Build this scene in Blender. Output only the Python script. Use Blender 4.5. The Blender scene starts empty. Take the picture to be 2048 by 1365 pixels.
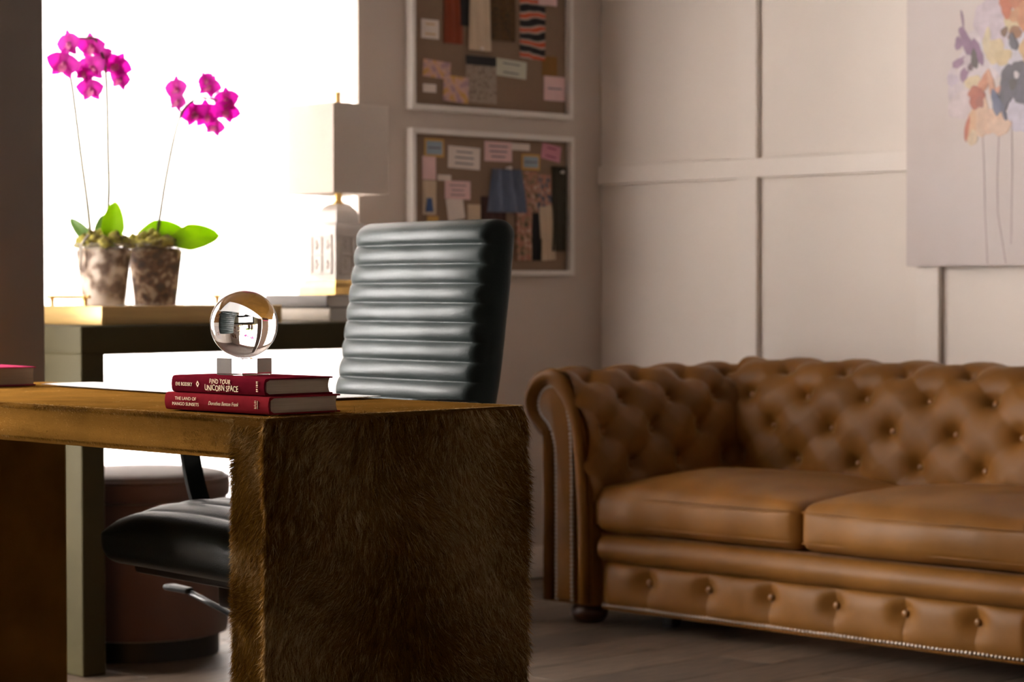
import bpy, bmesh, math, random
import numpy as np
from mathutils import Matrix, Vector, Euler

random.seed(7)
rng = np.random.default_rng(11)
scene = bpy.context.scene
COL = scene.collection
PI = math.pi

# ------------------------------------------------------------------ camera
YAW, PITCH, ROLL = math.radians(44.134), 0.0226, 0.0018
def level(a, b, c):
    return Vector((a * math.sin(YAW) - b * math.cos(YAW), a * math.cos(YAW) + b * math.sin(YAW), c))
right0 = level(1, 0, 0)
fwd = level(0, math.cos(PITCH), -math.sin(PITCH))
up0 = level(0, math.sin(PITCH), math.cos(PITCH))
right = right0 * math.cos(ROLL) - up0 * math.sin(ROLL)
up = right0 * math.sin(ROLL) + up0 * math.cos(ROLL)
cam = bpy.data.cameras.new('camera')
cam.sensor_width = 36.0
cam.lens = 4702.0 / 2048.0 * 36.0
cam.clip_start = 0.05
cam.dof.use_dof = True
cam.dof.focus_distance = 3.74
cam.dof.aperture_fstop = 6.3
cam.dof.aperture_blades = 9
camo = bpy.data.objects.new('camera', cam)
COL.objects.link(camo)
mw = Matrix((right, up, -fwd)).transposed().to_4x4()
mw.translation = Vector((5.52, -5.78, 0.96))
camo.matrix_world = mw
scene.camera = camo

# ------------------------------------------------------------------ world: bright overcast day outside the windows
world = bpy.data.worlds.new('world')
scene.world = world
world.use_nodes = True
bg = world.node_tree.nodes['Background']
bg.inputs[0].default_value = (1.0, 0.965, 0.93, 1)
bg.inputs[1].default_value = 54.0

# light portals in the window openings (they only guide the sampling of the daylight)
WIN = [(-2.46, -1.08), (-4.45, -3.25)]          # y ranges of the two windows in wall_left
WZ0, WZ1 = 0.10, 2.45
for y0, y1 in WIN:
    ld = bpy.data.lights.new('daylight_portal', 'AREA')
    ld.shape = 'RECTANGLE'
    ld.size, ld.size_y = WZ1 - WZ0, y1 - y0
    ld.cycles.is_portal = True
    lo = bpy.data.objects.new('daylight_portal', ld)
    COL.objects.link(lo)
    lo.location = (-0.29, (y0 + y1) / 2, (WZ0 + WZ1) / 2)
    lo.rotation_euler = (0, -PI / 2, 0)

vs = scene.view_settings
vs.view_transform = 'Standard'
vs.look = 'None'
vs.gamma = 1.0
vs.use_curve_mapping = False
vs.exposure = 0.55
scene.display_settings.display_device = 'sRGB'
cy = scene.cycles
cy.use_denoising = True
cy.max_bounces = 12
cy.transparent_max_bounces = 24
cy.transmission_bounces = 12
cy.sample_clamp_indirect = 12.0
cy.blur_glossy = 0.5

# ------------------------------------------------------------------ materials
MATS = {}
def srgb(r, g, b):
    f = lambda c: (c / 255 / 12.92) if c / 255 <= 0.04045 else ((c / 255 + 0.055) / 1.055) ** 2.4
    return (f(r), f(g), f(b))
def M(name, col, rough=0.5, metal=0.0, var=0.15, scale=12.0, bump=0.0, bscale=150.0, spec=0.5, coat=0.0,
      col2=None, trans=0.0, translucent=0.0, stretch=None, sheen=0.0, perobj=0.0, coord='Object'):
    if name in MATS:
        return MATS[name]
    m = bpy.data.materials.new(name)
    m.use_nodes = True
    nt = m.node_tree
    b = nt.nodes['Principled BSDF']
    b.inputs['Roughness'].default_value = rough
    b.inputs['Metallic'].default_value = metal
    b.inputs['Specular IOR Level'].default_value = spec
    b.inputs['Coat Weight'].default_value = coat
    b.inputs['Transmission Weight'].default_value = trans
    if sheen:
        b.inputs['Sheen Weight'].default_value = sheen
    tc = nt.nodes.new('ShaderNodeTexCoord')
    src = tc.outputs[coord]
    if stretch:
        mp = nt.nodes.new('ShaderNodeMapping')
        mp.inputs['Scale'].default_value = stretch
        nt.links.new(src, mp.inputs['Vector'])
        src = mp.outputs[0]
    n = nt.nodes.new('ShaderNodeTexNoise')
    n.inputs['Scale'].default_value = scale
    n.inputs['Detail'].default_value = 5
    nt.links.new(src, n.inputs['Vector'])
    mix = nt.nodes.new('ShaderNodeMix')
    mix.data_type = 'RGBA'
    c2 = col2 if col2 else tuple(c * (1 - var) for c in col)
    c1 = col if col2 else tuple(min(1, c * (1 + var)) for c in col)
    mix.inputs[6].default_value = (*c1, 1)
    mix.inputs[7].default_value = (*c2, 1)
    rmp = nt.nodes.new('ShaderNodeMapRange')
    rmp.inputs[1].default_value = 0.3
    rmp.inputs[2].default_value = 0.7
    nt.links.new(n.outputs['Fac'], rmp.inputs[0])
    nt.links.new(rmp.outputs[0], mix.inputs[0])
    out = mix.outputs[2]
    if perobj:
        oi = nt.nodes.new('ShaderNodeObjectInfo')
        mr = nt.nodes.new('ShaderNodeMapRange')
        mr.inputs[3].default_value = 1 - perobj
        mr.inputs[4].default_value = 1 + perobj
        nt.links.new(oi.outputs['Random'], mr.inputs[0])
        vm = nt.nodes.new('ShaderNodeVectorMath')
        vm.operation = 'SCALE'
        nt.links.new(out, vm.inputs[0])
        nt.links.new(mr.outputs[0], vm.inputs['Scale'])
        out = vm.outputs[0]
    nt.links.new(out, b.inputs['Base Color'])
    if bump:
        n2 = nt.nodes.new('ShaderNodeTexNoise')
        n2.inputs['Scale'].default_value = bscale
        n2.inputs['Detail'].default_value = 3
        nt.links.new(src, n2.inputs['Vector'])
        bp = nt.nodes.new('ShaderNodeBump')
        bp.inputs['Strength'].default_value = bump
        bp.inputs['Distance'].default_value = 0.002
        nt.links.new(n2.outputs['Fac'], bp.inputs['Height'])
        nt.links.new(bp.outputs[0], b.inputs['Normal'])
    if translucent:
        tr = nt.nodes.new('ShaderNodeBsdfTranslucent')
        nt.links.new(out, tr.inputs['Color'])
        ms = nt.nodes.new('ShaderNodeMixShader')
        ms.inputs[0].default_value = translucent
        nt.links.new(b.outputs[0], ms.inputs[1])
        nt.links.new(tr.outputs[0], ms.inputs[2])
        nt.links.new(ms.outputs[0], nt.nodes['Material Output'].inputs[0])
    MATS[name] = m
    return m

def M_glass(name, col=(1, 1, 1), ior=1.5):
    if name in MATS:
        return MATS[name]
    m = bpy.data.materials.new(name)
    m.use_nodes = True
    nt = m.node_tree
    nt.nodes.remove(nt.nodes['Principled BSDF'])
    g = nt.nodes.new('ShaderNodeBsdfGlass')
    g.inputs['Color'].default_value = (*col, 1)
    g.inputs['Roughness'].default_value = 0.0
    g.inputs['IOR'].default_value = ior
    nt.links.new(g.outputs[0], nt.nodes['Material Output'].inputs[0])
    MATS[name] = m
    return m

def M_clear(name, clear, col=(1, 1, 1), kind='glossy', rough=0.05):
    """thin sheet that lets light straight through: window pane, sheer cloth, plastic pot"""
    if name in MATS:
        return MATS[name]
    m = bpy.data.materials.new(name)
    m.use_nodes = True
    nt = m.node_tree
    nt.nodes.remove(nt.nodes['Principled BSDF'])
    t = nt.nodes.new('ShaderNodeBsdfTransparent')
    if kind == 'glossy':
        o = nt.nodes.new('ShaderNodeBsdfGlossy')
        o.inputs['Roughness'].default_value = rough
        o.inputs['Color'].default_value = (*col, 1)
        oo = o.outputs[0]
    else:
        d = nt.nodes.new('ShaderNodeBsdfDiffuse')
        tl = nt.nodes.new('ShaderNodeBsdfTranslucent')
        for x in (d, tl):
            x.inputs['Color'].default_value = (*col, 1)
        mm = nt.nodes.new('ShaderNodeMixShader')
        mm.inputs[0].default_value = 0.55
        nt.links.new(d.outputs[0], mm.inputs[1])
        nt.links.new(tl.outputs[0], mm.inputs[2])
        oo = mm.outputs[0]
    ms = nt.nodes.new('ShaderNodeMixShader')
    ms.inputs[0].default_value = clear
    nt.links.new(oo, ms.inputs[1])
    nt.links.new(t.outputs[0], ms.inputs[2])
    nt.links.new(ms.outputs[0], nt.nodes['Material Output'].inputs[0])
    MATS[name] = m
    return m

def M_pattern(name, cols, scale=40, kind='voronoi', rough=0.8):
    if name in MATS:
        return MATS[name]
    m = bpy.data.materials.new(name)
    m.use_nodes = True
    nt = m.node_tree
    b = nt.nodes['Principled BSDF']
    b.inputs['Roughness'].default_value = rough
    tc = nt.nodes.new('ShaderNodeTexCoord')
    if kind == 'bands':
        w = nt.nodes.new('ShaderNodeTexWave')
        w.bands_direction = 'Z'
        w.inputs['Scale'].default_value = scale
        w.inputs['Distortion'].default_value = 3.0
        w.inputs['Detail'].default_value = 2.0
        nt.links.new(tc.outputs['Object'], w.inputs['Vector'])
        fac = w.outputs['Fac']
    else:
        w = nt.nodes.new('ShaderNodeTexNoise')
        w.inputs['Scale'].default_value = scale
        w.inputs['Detail'].default_value = 1.5
        nt.links.new(tc.outputs['Object'], w.inputs['Vector'])
        fac = w.outputs['Fac']
    r = nt.nodes.new('ShaderNodeValToRGB')
    el = r.color_ramp.elements
    n = len(cols)
    lo, hi = (0.05, 0.95) if kind == 'bands' else (0.36, 0.64)
    while len(el) < n:
        el.new(0.5)
    for i, c in enumerate(cols):
        el[i].position = lo + (hi - lo) * i / (n - 1)
        el[i].color = (*c, 1)
    r.color_ramp.interpolation = 'B_SPLINE' if kind != 'bands' else 'LINEAR'
    nt.links.new(fac, r.inputs[0])
    nt.links.new(r.outputs[0], b.inputs['Base Color'])
    MATS[name] = m
    return m

# ------------------------------------------------------------------ object helpers
ORG = {}
def link(o, parent=None):
    COL.objects.link(o)
    if parent is not None:
        o.parent = parent
    return o
def tag(o, label=None, cat=None, group=None, kind=None):
    if label: o['label'] = label
    if cat: o['category'] = cat
    if group: o['group'] = group
    if kind: o['kind'] = kind
    return o
def thing(name, label, cat, loc=(0, 0, 0), rotz=0.0, group=None, local=False):
    o = bpy.data.objects.new(name, None)
    o.empty_display_size = 0.05
    link(o)
    o.location = loc
    o.rotation_euler = (0, 0, rotz)
    tag(o, label, cat, group)
    ORG[o] = np.zeros(3) if local else np.array(loc, float)
    return o
def mesh_data(name, V, F, mat, smooth=False):
    me = bpy.data.meshes.new(name)
    me.from_pydata([tuple(map(float, v)) for v in V], [], [tuple(int(i) for i in f) for f in F])
    me.update()
    if mat is not None:
        me.materials.append(mat)
    if smooth:
        me.polygons.foreach_set('use_smooth', np.ones(len(me.polygons), dtype=bool))
        if smooth != 'all':
            me.set_sharp_from_angle(angle=math.radians(smooth if smooth is not True else 40))
    return me
def P(name, VF, mat, parent=None, smooth=False, kind=None, label=None):
    V, F = (VF.V, VF.F) if isinstance(VF, MB) else VF
    V = np.asarray(V, float).reshape(-1, 3)
    if parent is not None:
        org = ORG.get(parent, np.zeros(3))
        V = V - org
        o = bpy.data.objects.new(name, mesh_data(name, V, F, mat, smooth))
        link(o, parent)
        ORG[o] = org
    else:
        lo, hi = V.min(0), V.max(0)
        c = np.array([(lo[0] + hi[0]) / 2, (lo[1] + hi[1]) / 2, lo[2]])
        o = bpy.data.objects.new(name, mesh_data(name, V - c, F, mat, smooth))
        link(o)
        o.location = c
        ORG[o] = c
    if kind: o['kind'] = kind
    if label: o['label'] = label
    return o
def inst(name, me, parent, loc, mat3=None, scale=None):
    o = bpy.data.objects.new(name, me)
    link(o, parent)
    org = ORG.get(parent, np.zeros(3))
    m = Matrix.Identity(4) if mat3 is None else mat3.to_4x4()
    if scale is not None:
        m = m @ Matrix.Diagonal((*scale, 1))
    m.translation = Vector(np.asarray(loc, float) - org)
    o.matrix_local = m
    ORG[o] = np.zeros(3)
    return o

class MB:
    def __init__(s):
        s.V, s.F = [], []
    def add(s, V, F):
        n = len(s.V)
        s.V.extend([tuple(v) for v in V])
        s.F.extend([tuple(i + n for i in f) for f in F])
        return s
    def box(s, lo, hi, r=0.0, seg=2):
        return s.add(*rbox(lo, hi, r, seg))
    def tube(s, pts, rad, n=10, cap=True):
        return s.add(*tube(pts, rad, n, cap))

def rbox(lo, hi, r=0.0, seg=2):
    bm = bmesh.new()
    bmesh.ops.create_cube(bm, size=1.0)
    lo, hi = np.array(lo, float), np.array(hi, float)
    for v in bm.verts:
        for k in range(3):
            v.co[k] = lo[k] if v.co[k] < 0 else hi[k]
    if r > 0:
        bmesh.ops.bevel(bm, geom=list(bm.edges), offset=r, segments=seg, profile=0.5, affect='EDGES')
    bm.verts.index_update()
    V = [tuple(v.co) for v in bm.verts]
    F = [tuple(v.index for v in f.verts) for f in bm.faces]
    bm.free()
    return V, F
def BX(name, lo, hi, mat, parent=None, r=0.003, seg=2, **k):
    return P(name, rbox(lo, hi, r, seg), mat, parent, smooth=30 if r else False, **k)

def tube(pts, rad, n=10, cap=True):
    pts = np.asarray(pts, float)
    m = len(pts)
    rad = np.broadcast_to(np.asarray(rad, float), (m,))
    T = np.gradient(pts, axis=0)
    T /= np.linalg.norm(T, axis=1)[:, None] + 1e-12
    ref = np.array([0, 0, 1.0]) if abs(T[0][2]) < 0.9 else np.array([1.0, 0, 0])
    N = np.cross(T[0], ref); N /= np.linalg.norm(N)
    V, F = [], []
    for i in range(m):
        N = N - T[i] * (N @ T[i]); N /= np.linalg.norm(N)
        B = np.cross(T[i], N)
        for k in range(n):
            a = 2 * PI * k / n
            V.append(pts[i] + rad[i] * (math.cos(a) * N + math.sin(a) * B))
    for i in range(m - 1):
        for k in range(n):
            F.append((i * n + k, i * n + (k + 1) % n, (i + 1) * n + (k + 1) % n, (i + 1) * n + k))
    if cap:
        F.append(tuple(range(n - 1, -1, -1)))
        F.append(tuple((m - 1) * n + k for k in range(n)))
    return V, F
def lathe(prof, n=32, c=(0, 0, 0), cap=True):
    V, F = [], []
    for r, z in prof:
        for k in range(n):
            a = 2 * PI * k / n
            V.append((c[0] + r * math.cos(a), c[1] + r * math.sin(a), c[2] + z))
    m = len(prof)
    for i in range(m - 1):
        for k in range(n):
            F.append((i * n + k, i * n + (k + 1) % n, (i + 1) * n + (k + 1) % n, (i + 1) * n + k))
    if cap:
        F.append(tuple(range(n - 1, -1, -1)))
        F.append(tuple((m - 1) * n + k for k in range(n)))
    return V, F
def gridVF(P3):
    nu, nv = P3.shape[:2]
    idx = np.arange(nu * nv).reshape(nu, nv)
    F = np.stack([idx[:-1, :-1], idx[1:, :-1], idx[1:, 1:], idx[:-1, 1:]], -1).reshape(-1, 4)
    return P3.reshape(-1, 3), F
def catmull(pts, t):
    """pts (n,2), t array in [0,n-1]"""
    pts = np.asarray(pts, float)
    n = len(pts)
    ext = np.vstack([2 * pts[0] - pts[1], pts, 2 * pts[-1] - pts[-2]])
    t = np.clip(np.asarray(t, float), 0, n - 1)
    i = np.minimum(t.astype(int), n - 2)
    f = (t - i)[..., None]
    p0, p1, p2, p3 = ext[i], ext[i + 1], ext[i + 2], ext[i + 3]
    return 0.5 * (2 * p1 + (p2 - p0) * f + (2 * p0 - 5 * p1 + 4 * p2 - p3) * f ** 2 + (3 * p1 - p0 - 3 * p2 + p3) * f ** 3)
def prism(poly, y0, y1):
    """polygon in xz extruded along y"""
    n = len(poly)
    V = [(x, y0, z) for x, z in poly] + [(x, y1, z) for x, z in poly]
    F = [tuple(range(n)), tuple(range(2 * n - 1, n - 1, -1))]
    F += [(i, i + n, (i + 1) % n + n, (i + 1) % n) for i in range(n)]
    return V, F
def padbox(a, b, c, r, na=40, side=10, corner=6, disp=None):
    """rounded box lofted along its first axis; half sizes a,b,c; disp(xyz, normalised)->xyz"""
    th = np.linspace(0, PI / 2, 8)
    xs = np.concatenate([-(a - r) - r * np.cos(th), np.linspace(-(a - r), a - r, na)[1:-1], (a - r) + r * np.sin(th)])
    ins = np.concatenate([r * (1 - np.sin(th)), np.zeros(na - 2), r * (1 - np.cos(th))])
    rows = []
    for x, i in zip(xs, ins):
        B, Cc, rr = b - i, c - i, max(r - i, 1e-4)
        pts = []
        for (sx, sy, a0) in ((1, 1, 0), (-1, 1, PI / 2), (-1, -1, PI), (1, -1, 1.5 * PI)):
            for k in range(corner + 1):
                an = a0 + (PI / 2) * k / corner
                pts.append((sx * (B - rr) + rr * math.cos(an), sy * (Cc - rr) + rr * math.sin(an)))
            nsx, nsy, na0 = {(1, 1): (-1, 1, PI / 2), (-1, 1): (-1, -1, PI), (-1, -1): (1, -1, 1.5 * PI), (1, -1): (1, 1, 0)}[(sx, sy)]
            q0 = pts[-1]
            q1 = (nsx * (B - rr) + rr * math.cos(na0), nsy * (Cc - rr) + rr * math.sin(na0))
            for k in range(1, side):
                f = k / side
                pts.append((q0[0] * (1 - f) + q1[0] * f, q0[1] * (1 - f) + q1[1] * f))
        rows.append([(x, p[0], p[1]) for p in pts])
    A = np.array(rows)
    nn, m = A.shape[:2]
    if disp is not None:
        A = disp(A, A / np.array([a, b, c]))
    idx = np.arange(nn * m).reshape(nn, m)
    F = []
    for i in range(nn - 1):
        for k in range(m):
            F.append((idx[i, k], idx[i + 1, k], idx[i + 1, (k + 1) % m], idx[i, (k + 1) % m]))
    F.append(tuple(idx[0][::1]))
    F.append(tuple(idx[-1][::-1]))
    return A.reshape(-1, 3), F
def fnoise(Pn, scale, seed, k=7):
    r = np.random.default_rng(seed)
    out = np.zeros(len(Pn))
    for _ in range(k):
        d = r.normal(size=Pn.shape[1]); d /= np.linalg.norm(d)
        f = scale * r.uniform(0.5, 1.6)
        out += np.cos(Pn @ d * f + r.uniform(0, 6.28))
    return out / math.sqrt(k / 2)
sstep = lambda a, b, x: (lambda t: t * t * (3 - 2 * t))(np.clip((x - a) / (b - a), 0, 1))

# ------------------------------------------------------------------ shared materials
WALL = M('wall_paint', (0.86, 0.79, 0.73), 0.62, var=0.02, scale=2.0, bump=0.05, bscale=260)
TRIM = M('trim_paint', (0.87, 0.80, 0.74), 0.45, var=0.02, scale=3)
WHITE = M('white_paint', (0.80, 0.76, 0.72), 0.4, var=0.02)
REARWALL = M('rear_wall_paint', (0.10, 0.075, 0.06), 0.7, var=0.03)
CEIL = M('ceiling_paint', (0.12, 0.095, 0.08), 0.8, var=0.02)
LEATHER = M('tan_leather', (0.190, 0.080, 0.0155), 0.40, var=0.18, scale=6, bump=0.2, bscale=420, spec=0.16)
LEATHER_D = M('tan_leather_button', (0.21, 0.09, 0.019), 0.38, var=0.1, scale=30)
GREEN = M('green_leather', (0.014, 0.0200, 0.0185), 0.38, var=0.15, scale=9, bump=0.3, bscale=330, spec=0.13)
BLACKM = M('black_metal', (0.018, 0.017, 0.016), 0.35, metal=0.6, var=0.05)
BLACKP = M('black_plastic', (0.012, 0.012, 0.012), 0.45, var=0.05)
BRASS = M('brass', (0.70, 0.47, 0.17), 0.30, metal=1.0, var=0.08, scale=30)
STEEL = M('nail_steel', (0.40, 0.345, 0.30), 0.34, metal=1.0, var=0.15, scale=200)
PAPER = M('page_paper', (0.42, 0.31, 0.21), 0.8, var=0.12, scale=300, stretch=(0.03, 0.03, 3.0))

# ------------------------------------------------------------------ the room
RX, RY, RH = 7.2, -7.2, 2.70
FLOORW = M('oak_plank', (0.150, 0.104, 0.070), 0.5, col2=(0.036, 0.022, 0.014), scale=9, stretch=(9.0, 0.9, 9.0), bump=0.2, bscale=30, perobj=0.32)
floor = P('floor', rbox((-0.02, RY, -0.06), (RX, 0.02, -0.014)), M('underlay', (0.03, 0.022, 0.016), 0.9), kind='structure')
PW, PL = 0.188, 1.22
pm = mesh_data('plank', *rbox((-PW / 2 + 0.0009, 0.0009, -0.013), (PW / 2 - 0.0009, PL - 0.0009, 0.0), 0.0016, 1), FLOORW)
i = 0
x = PW / 2
while x < RX:
    y = RY - random.uniform(0, PL)
    while y < 0:
        y0, y1 = max(y, RY), min(y + PL, 0.0)
        if y1 - y0 > 0.05:
            inst('plank', pm, floor, (x, y0, 0.0), scale=(1, (y1 - y0) / PL, 1))
        y += PL
    x += PW

# wall_left: the window wall (x = 0)
TH = 0.32
w = MB()
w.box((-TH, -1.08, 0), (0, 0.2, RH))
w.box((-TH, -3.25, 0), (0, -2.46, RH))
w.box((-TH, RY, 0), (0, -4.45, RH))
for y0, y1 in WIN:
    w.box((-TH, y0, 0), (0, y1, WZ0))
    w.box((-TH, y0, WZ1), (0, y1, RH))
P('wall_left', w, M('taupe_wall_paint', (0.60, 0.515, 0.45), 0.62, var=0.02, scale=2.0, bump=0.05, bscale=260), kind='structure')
wb = P('wall_back', rbox((0, 0, 0), (RX, TH, RH)), WALL, kind='structure')
# boards and rails of the panelled wall
bats = [0.6575 + 0.7005 * k for k in range(0, 10)]
for bx in bats:
    if bx < RX - 0.1:
        BX('batten', (bx - 0.0405, -0.020, 0.13), (bx + 0.0405, 0.001, 1.309), TRIM, wb, r=0.0015, seg=1)
        BX('batten', (bx - 0.0405, -0.020, 1.371), (bx + 0.0405, 0.001, RH), TRIM, wb, r=0.0015, seg=1)
BX('rail', (0.001, -0.021, 1.309), (RX, 0.001, 1.371), TRIM, wb, r=0.0015, seg=1)
P('wall_front', rbox((0, RY - TH, 0), (RX, RY, RH)), REARWALL, kind='structure')
P('wall_right', rbox((RX, RY - TH, 0), (RX + TH, TH, RH)), REARWALL, kind='structure')
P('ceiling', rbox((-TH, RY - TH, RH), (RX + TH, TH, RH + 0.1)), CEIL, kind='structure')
BX('baseboard_left', (0.0, -1.07, 0.0), (0.014, -0.0, 0.105), TRIM, r=0.003, kind='structure')
BX('baseboard_back', (0.014, -0.016, 0.0), (RX, -0.0, 0.13), TRIM, r=0.003, kind='structure')
# free end of a wall between the two windows, dark against the daylight
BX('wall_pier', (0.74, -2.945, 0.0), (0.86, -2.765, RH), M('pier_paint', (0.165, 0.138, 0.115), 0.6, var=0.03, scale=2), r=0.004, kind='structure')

# windows
GLASSP = M_clear('pane_glass', 0.94)
for k, (y0, y1) in enumerate(WIN):
    n = 2
    f = MB()
    f.box((-0.315, y0, WZ0), (-0.265, y0 + 0.05, WZ1))
    f.box((-0.315, y1 - 0.05, WZ0), (-0.265, y1, WZ1))
    f.box((-0.315, y0 + 0.05, WZ0), (-0.265, y1 - 0.05, WZ0 + 0.05))
    f.box((-0.315, y0 + 0.05, WZ1 - 0.05), (-0.265, y1 - 0.05, WZ1))
    win = P('window_%d' % (k + 1), f, WHITE, kind='structure')
    wd = (y1 - y0 - 0.1) / n
    for q in range(n):
        a = y0 + 0.05 + q * wd
        if q:
            BX('mullion', (-0.31, a - 0.02, WZ0 + 0.05), (-0.27, a + 0.02, WZ1 - 0.05), WHITE, win, r=0.003)
        BX('pane', (-0.293, a + (0.02 if q else 0), WZ0 + 0.05), (-0.289, a + wd - (0.02 if q < n - 1 else 0), WZ1 - 0.05), GLASSP, win, r=0)

# sheer curtains hanging inside the window reveals
SHEER = M_clear('sheer_cloth', 0.66, (0.93, 0.90, 0.88), kind='cloth')
def curtain(y0, y1, label, seed):
    t = thing('sheer_curtain', label, 'curtain', (-0.215, (y0 + y1) / 2, 0.0), group='sheer curtains')
    r = np.random.default_rng(seed)
    ny, nz = int((y1 - y0) / 0.008), 14
    Y = np.linspace(y0, y1, ny)
    Z = np.linspace(WZ0 + 0.008, WZ1 - 0.035, nz)
    yy, zz = np.meshgrid(Y, Z, indexing='ij')
    ph = np.cumsum(r.normal(0, 0.03, ny))[:, None]
    amp = 0.018 * (0.6 + 0.4 * (WZ1 - zz) / WZ1)
    xx = -0.215 + amp * np.sin(2 * PI * yy / 0.115 + ph + 0.25 * np.sin(zz * 1.7))
    P('cloth', gridVF(np.stack([xx, yy, zz], -1)), SHEER, t, smooth='all')
    P('rod', tube([(-0.215, y0, WZ1 - 0.03), (-0.215, y1, WZ1 - 0.03)], 0.009, 10), WHITE, t, smooth=40)
curtain(WIN[1][0] + 0.01, WIN[1][1] - 0.01, 'white sheer curtain in the second window, beyond the dark pier', 3)
DRAPE = M('white_drape', (0.84, 0.81, 0.79), 0.9, var=0.03, translucent=0.105)
t = thing('gathered_curtain', 'gathered white curtain glowing behind the orchids and the square lamp', 'curtain', (-0.045, -1.69, 0.0))
ny, nz = 280, 18
Yd = np.linspace(-2.45, -1.085, ny); Zd = np.linspace(WZ0 + 0.006, WZ1 - 0.03, nz)
yy, zz = np.meshgrid(Yd, Zd, indexing='ij')
ph = 2 * PI * yy / 0.085 + 0.9 * np.sin(yy * 11) + 0.2 * np.sin(zz * 2.1)
xx = -0.045 + 0.024 * np.sin(ph) * (0.75 + 0.25 * np.sin(yy * 5)) + 0.004 * np.sin(2.3 * ph + 1)
P('cloth', gridVF(np.stack([xx, yy, zz], -1)), DRAPE, t, smooth='all')
P('rod', tube([(-0.05, -2.45, WZ1 - 0.025), (-0.05, -1.085, WZ1 - 0.025)], 0.009, 10), WHITE, t, smooth=40)

# ------------------------------------------------------------------ hide-covered desk
DX0, DX1, DY0, DY1, DZ, DT = 1.235, 2.69, -3.561, -3.005, 0.762, 0.080
DA = 0.067          # thickness of the top slab
HIDE = M('cow_hide', (0.17, 0.080, 0.015), 0.75, var=0.22, scale=9, bump=0.5, bscale=500, spec=0.0)
desk = thing('hide_desk', 'waterfall writing desk covered all over in tan cow hide, in the foreground', 'desk', ((DX0 + DX1) / 2, (DY0 + DY1) / 2, 0))
prof = [(DX0, 0), (DX0, DZ), (DX1, DZ), (DX1, 0), (DX1 - DT, 0), (DX1 - DT, DZ - DA), (DX0 + DT, DZ - DA), (DX0 + DT, 0)]
V, F = prism(prof, DY0, DY1)
bm = bmesh.new()
bv = [bm.verts.new(v) for v in V]
for f in F:
    bm.faces.new([bv[i] for i in f])
bmesh.ops.recalc_face_normals(bm, faces=bm.faces)
bmesh.ops.bevel(bm, geom=[e for e in bm.edges], offset=0.011, segments=3, profile=0.5, affect='EDGES')
bm.verts.index_update()
P('body', ([tuple(v.co) for v in bm.verts], [tuple(v.index for v in f.verts) for f in bm.faces]), HIDE, desk, smooth=50)
bm.free()

# the hair of the hide: every hair is a narrow bent blade
FUR = bpy.data.materials.new('hide_hair')
FUR.use_nodes = True
nt = FUR.node_tree
b = nt.nodes['Principled BSDF']
b.inputs['Roughness'].default_value = 0.35
b.inputs['Specular IOR Level'].default_value = 0.0
b.inputs['Specular Tint'].default_value = (1.0, 0.80, 0.58, 1)
at = nt.nodes.new('ShaderNodeAttribute')
at.attribute_name = 'tone'
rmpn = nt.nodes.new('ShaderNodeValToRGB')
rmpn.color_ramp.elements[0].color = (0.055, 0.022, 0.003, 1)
rmpn.color_ramp.elements[1].color = (0.64, 0.45, 0.22, 1)  # light end raised to carry the glare painted into the desk-top hair
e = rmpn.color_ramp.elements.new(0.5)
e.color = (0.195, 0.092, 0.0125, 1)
nt.links.new(at.outputs['Fac'], rmpn.inputs[0])
nt.links.new(rmpn.outputs[0], b.inputs['Base Color'])
tr = nt.nodes.new('ShaderNodeBsdfTranslucent')
nt.links.new(rmpn.outputs[0], tr.inputs['Color'])
ms = nt.nodes.new('ShaderNodeMixShader')
ms.inputs[0].default_value = 0.22
nt.links.new(b.outputs[0], ms.inputs[1])
nt.links.new(tr.outputs[0], ms.inputs[2])
nt.links.new(ms.outputs[0], nt.nodes['Material Output'].inputs[0])
MATS['hide_hair'] = FUR

def hair(root, nrm, tan, length, lift, width, droop=0.35, tone=None, sroll=0.35):
    n = len(root)
    side = np.cross(tan, nrm)
    side /= np.linalg.norm(side, axis=1)[:, None] + 1e-9
    roll = rng.normal(0, sroll, n)[:, None]
    wv = side * np.cos(roll) + nrm * np.sin(roll)
    L = length[:, None]
    a0 = lift[:, None]
    pts = [root]
    ang = a0
    p = root
    bend = rng.normal(0, 0.18, n)[:, None]
    for k in range(3):
        d = tan * np.cos(ang) + nrm * np.sin(ang) + side * bend * k
        p = p + d * L / 3
        pts.append(p)
        ang = ang - droop * a0
    W = width[:, None]
    V = np.empty((n, 7, 3))
    for k, wd in enumerate((0.8, 1.0, 0.7)):
        V[:, 2 * k] = pts[k] - wv * W * wd / 2
        V[:, 2 * k + 1] = pts[k] + wv * W * wd / 2
    V[:, 6] = pts[3]
    V -= ORG[desk]
    base = (np.arange(n) * 7)[:, None]
    loops = np.concatenate([base + [0, 1, 3, 2], base + [2, 3, 5, 4], base + [4, 5, 6]], 1).ravel()
    me = bpy.data.meshes.new('hair')
    me.vertices.add(n * 7)
    me.vertices.foreach_set('co', V.astype(np.float32).ravel())
    me.loops.add(len(loops))
    me.loops.foreach_set('vertex_index', loops.astype(np.int32))
    me.polygons.add(n * 3)
    st = (np.arange(n) * 11)[:, None] + np.array([0, 4, 8])
    me.polygons.foreach_set('loop_start', st.ravel().astype(np.int32))
    me.polygons.foreach_set('use_smooth', np.ones(n * 3, dtype=bool))
    me.update(calc_edges=True)
    if tone is None:
        tone = np.clip(rng.normal(0.45, 0.14, n), 0, 1)
    att = me.attributes.new('tone', 'FLOAT', 'POINT')
    att.data.foreach_set('value', np.repeat(tone, 7).astype(np.float32))
    me.materials.append(FUR)
    o = bpy.data.objects.new('hair', me)
    link(o, desk)
    o['kind'] = 'stuff'
    return o

def unit(a):
    return a / (np.linalg.norm(a, axis=1)[:, None] + 1e-9)
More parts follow.
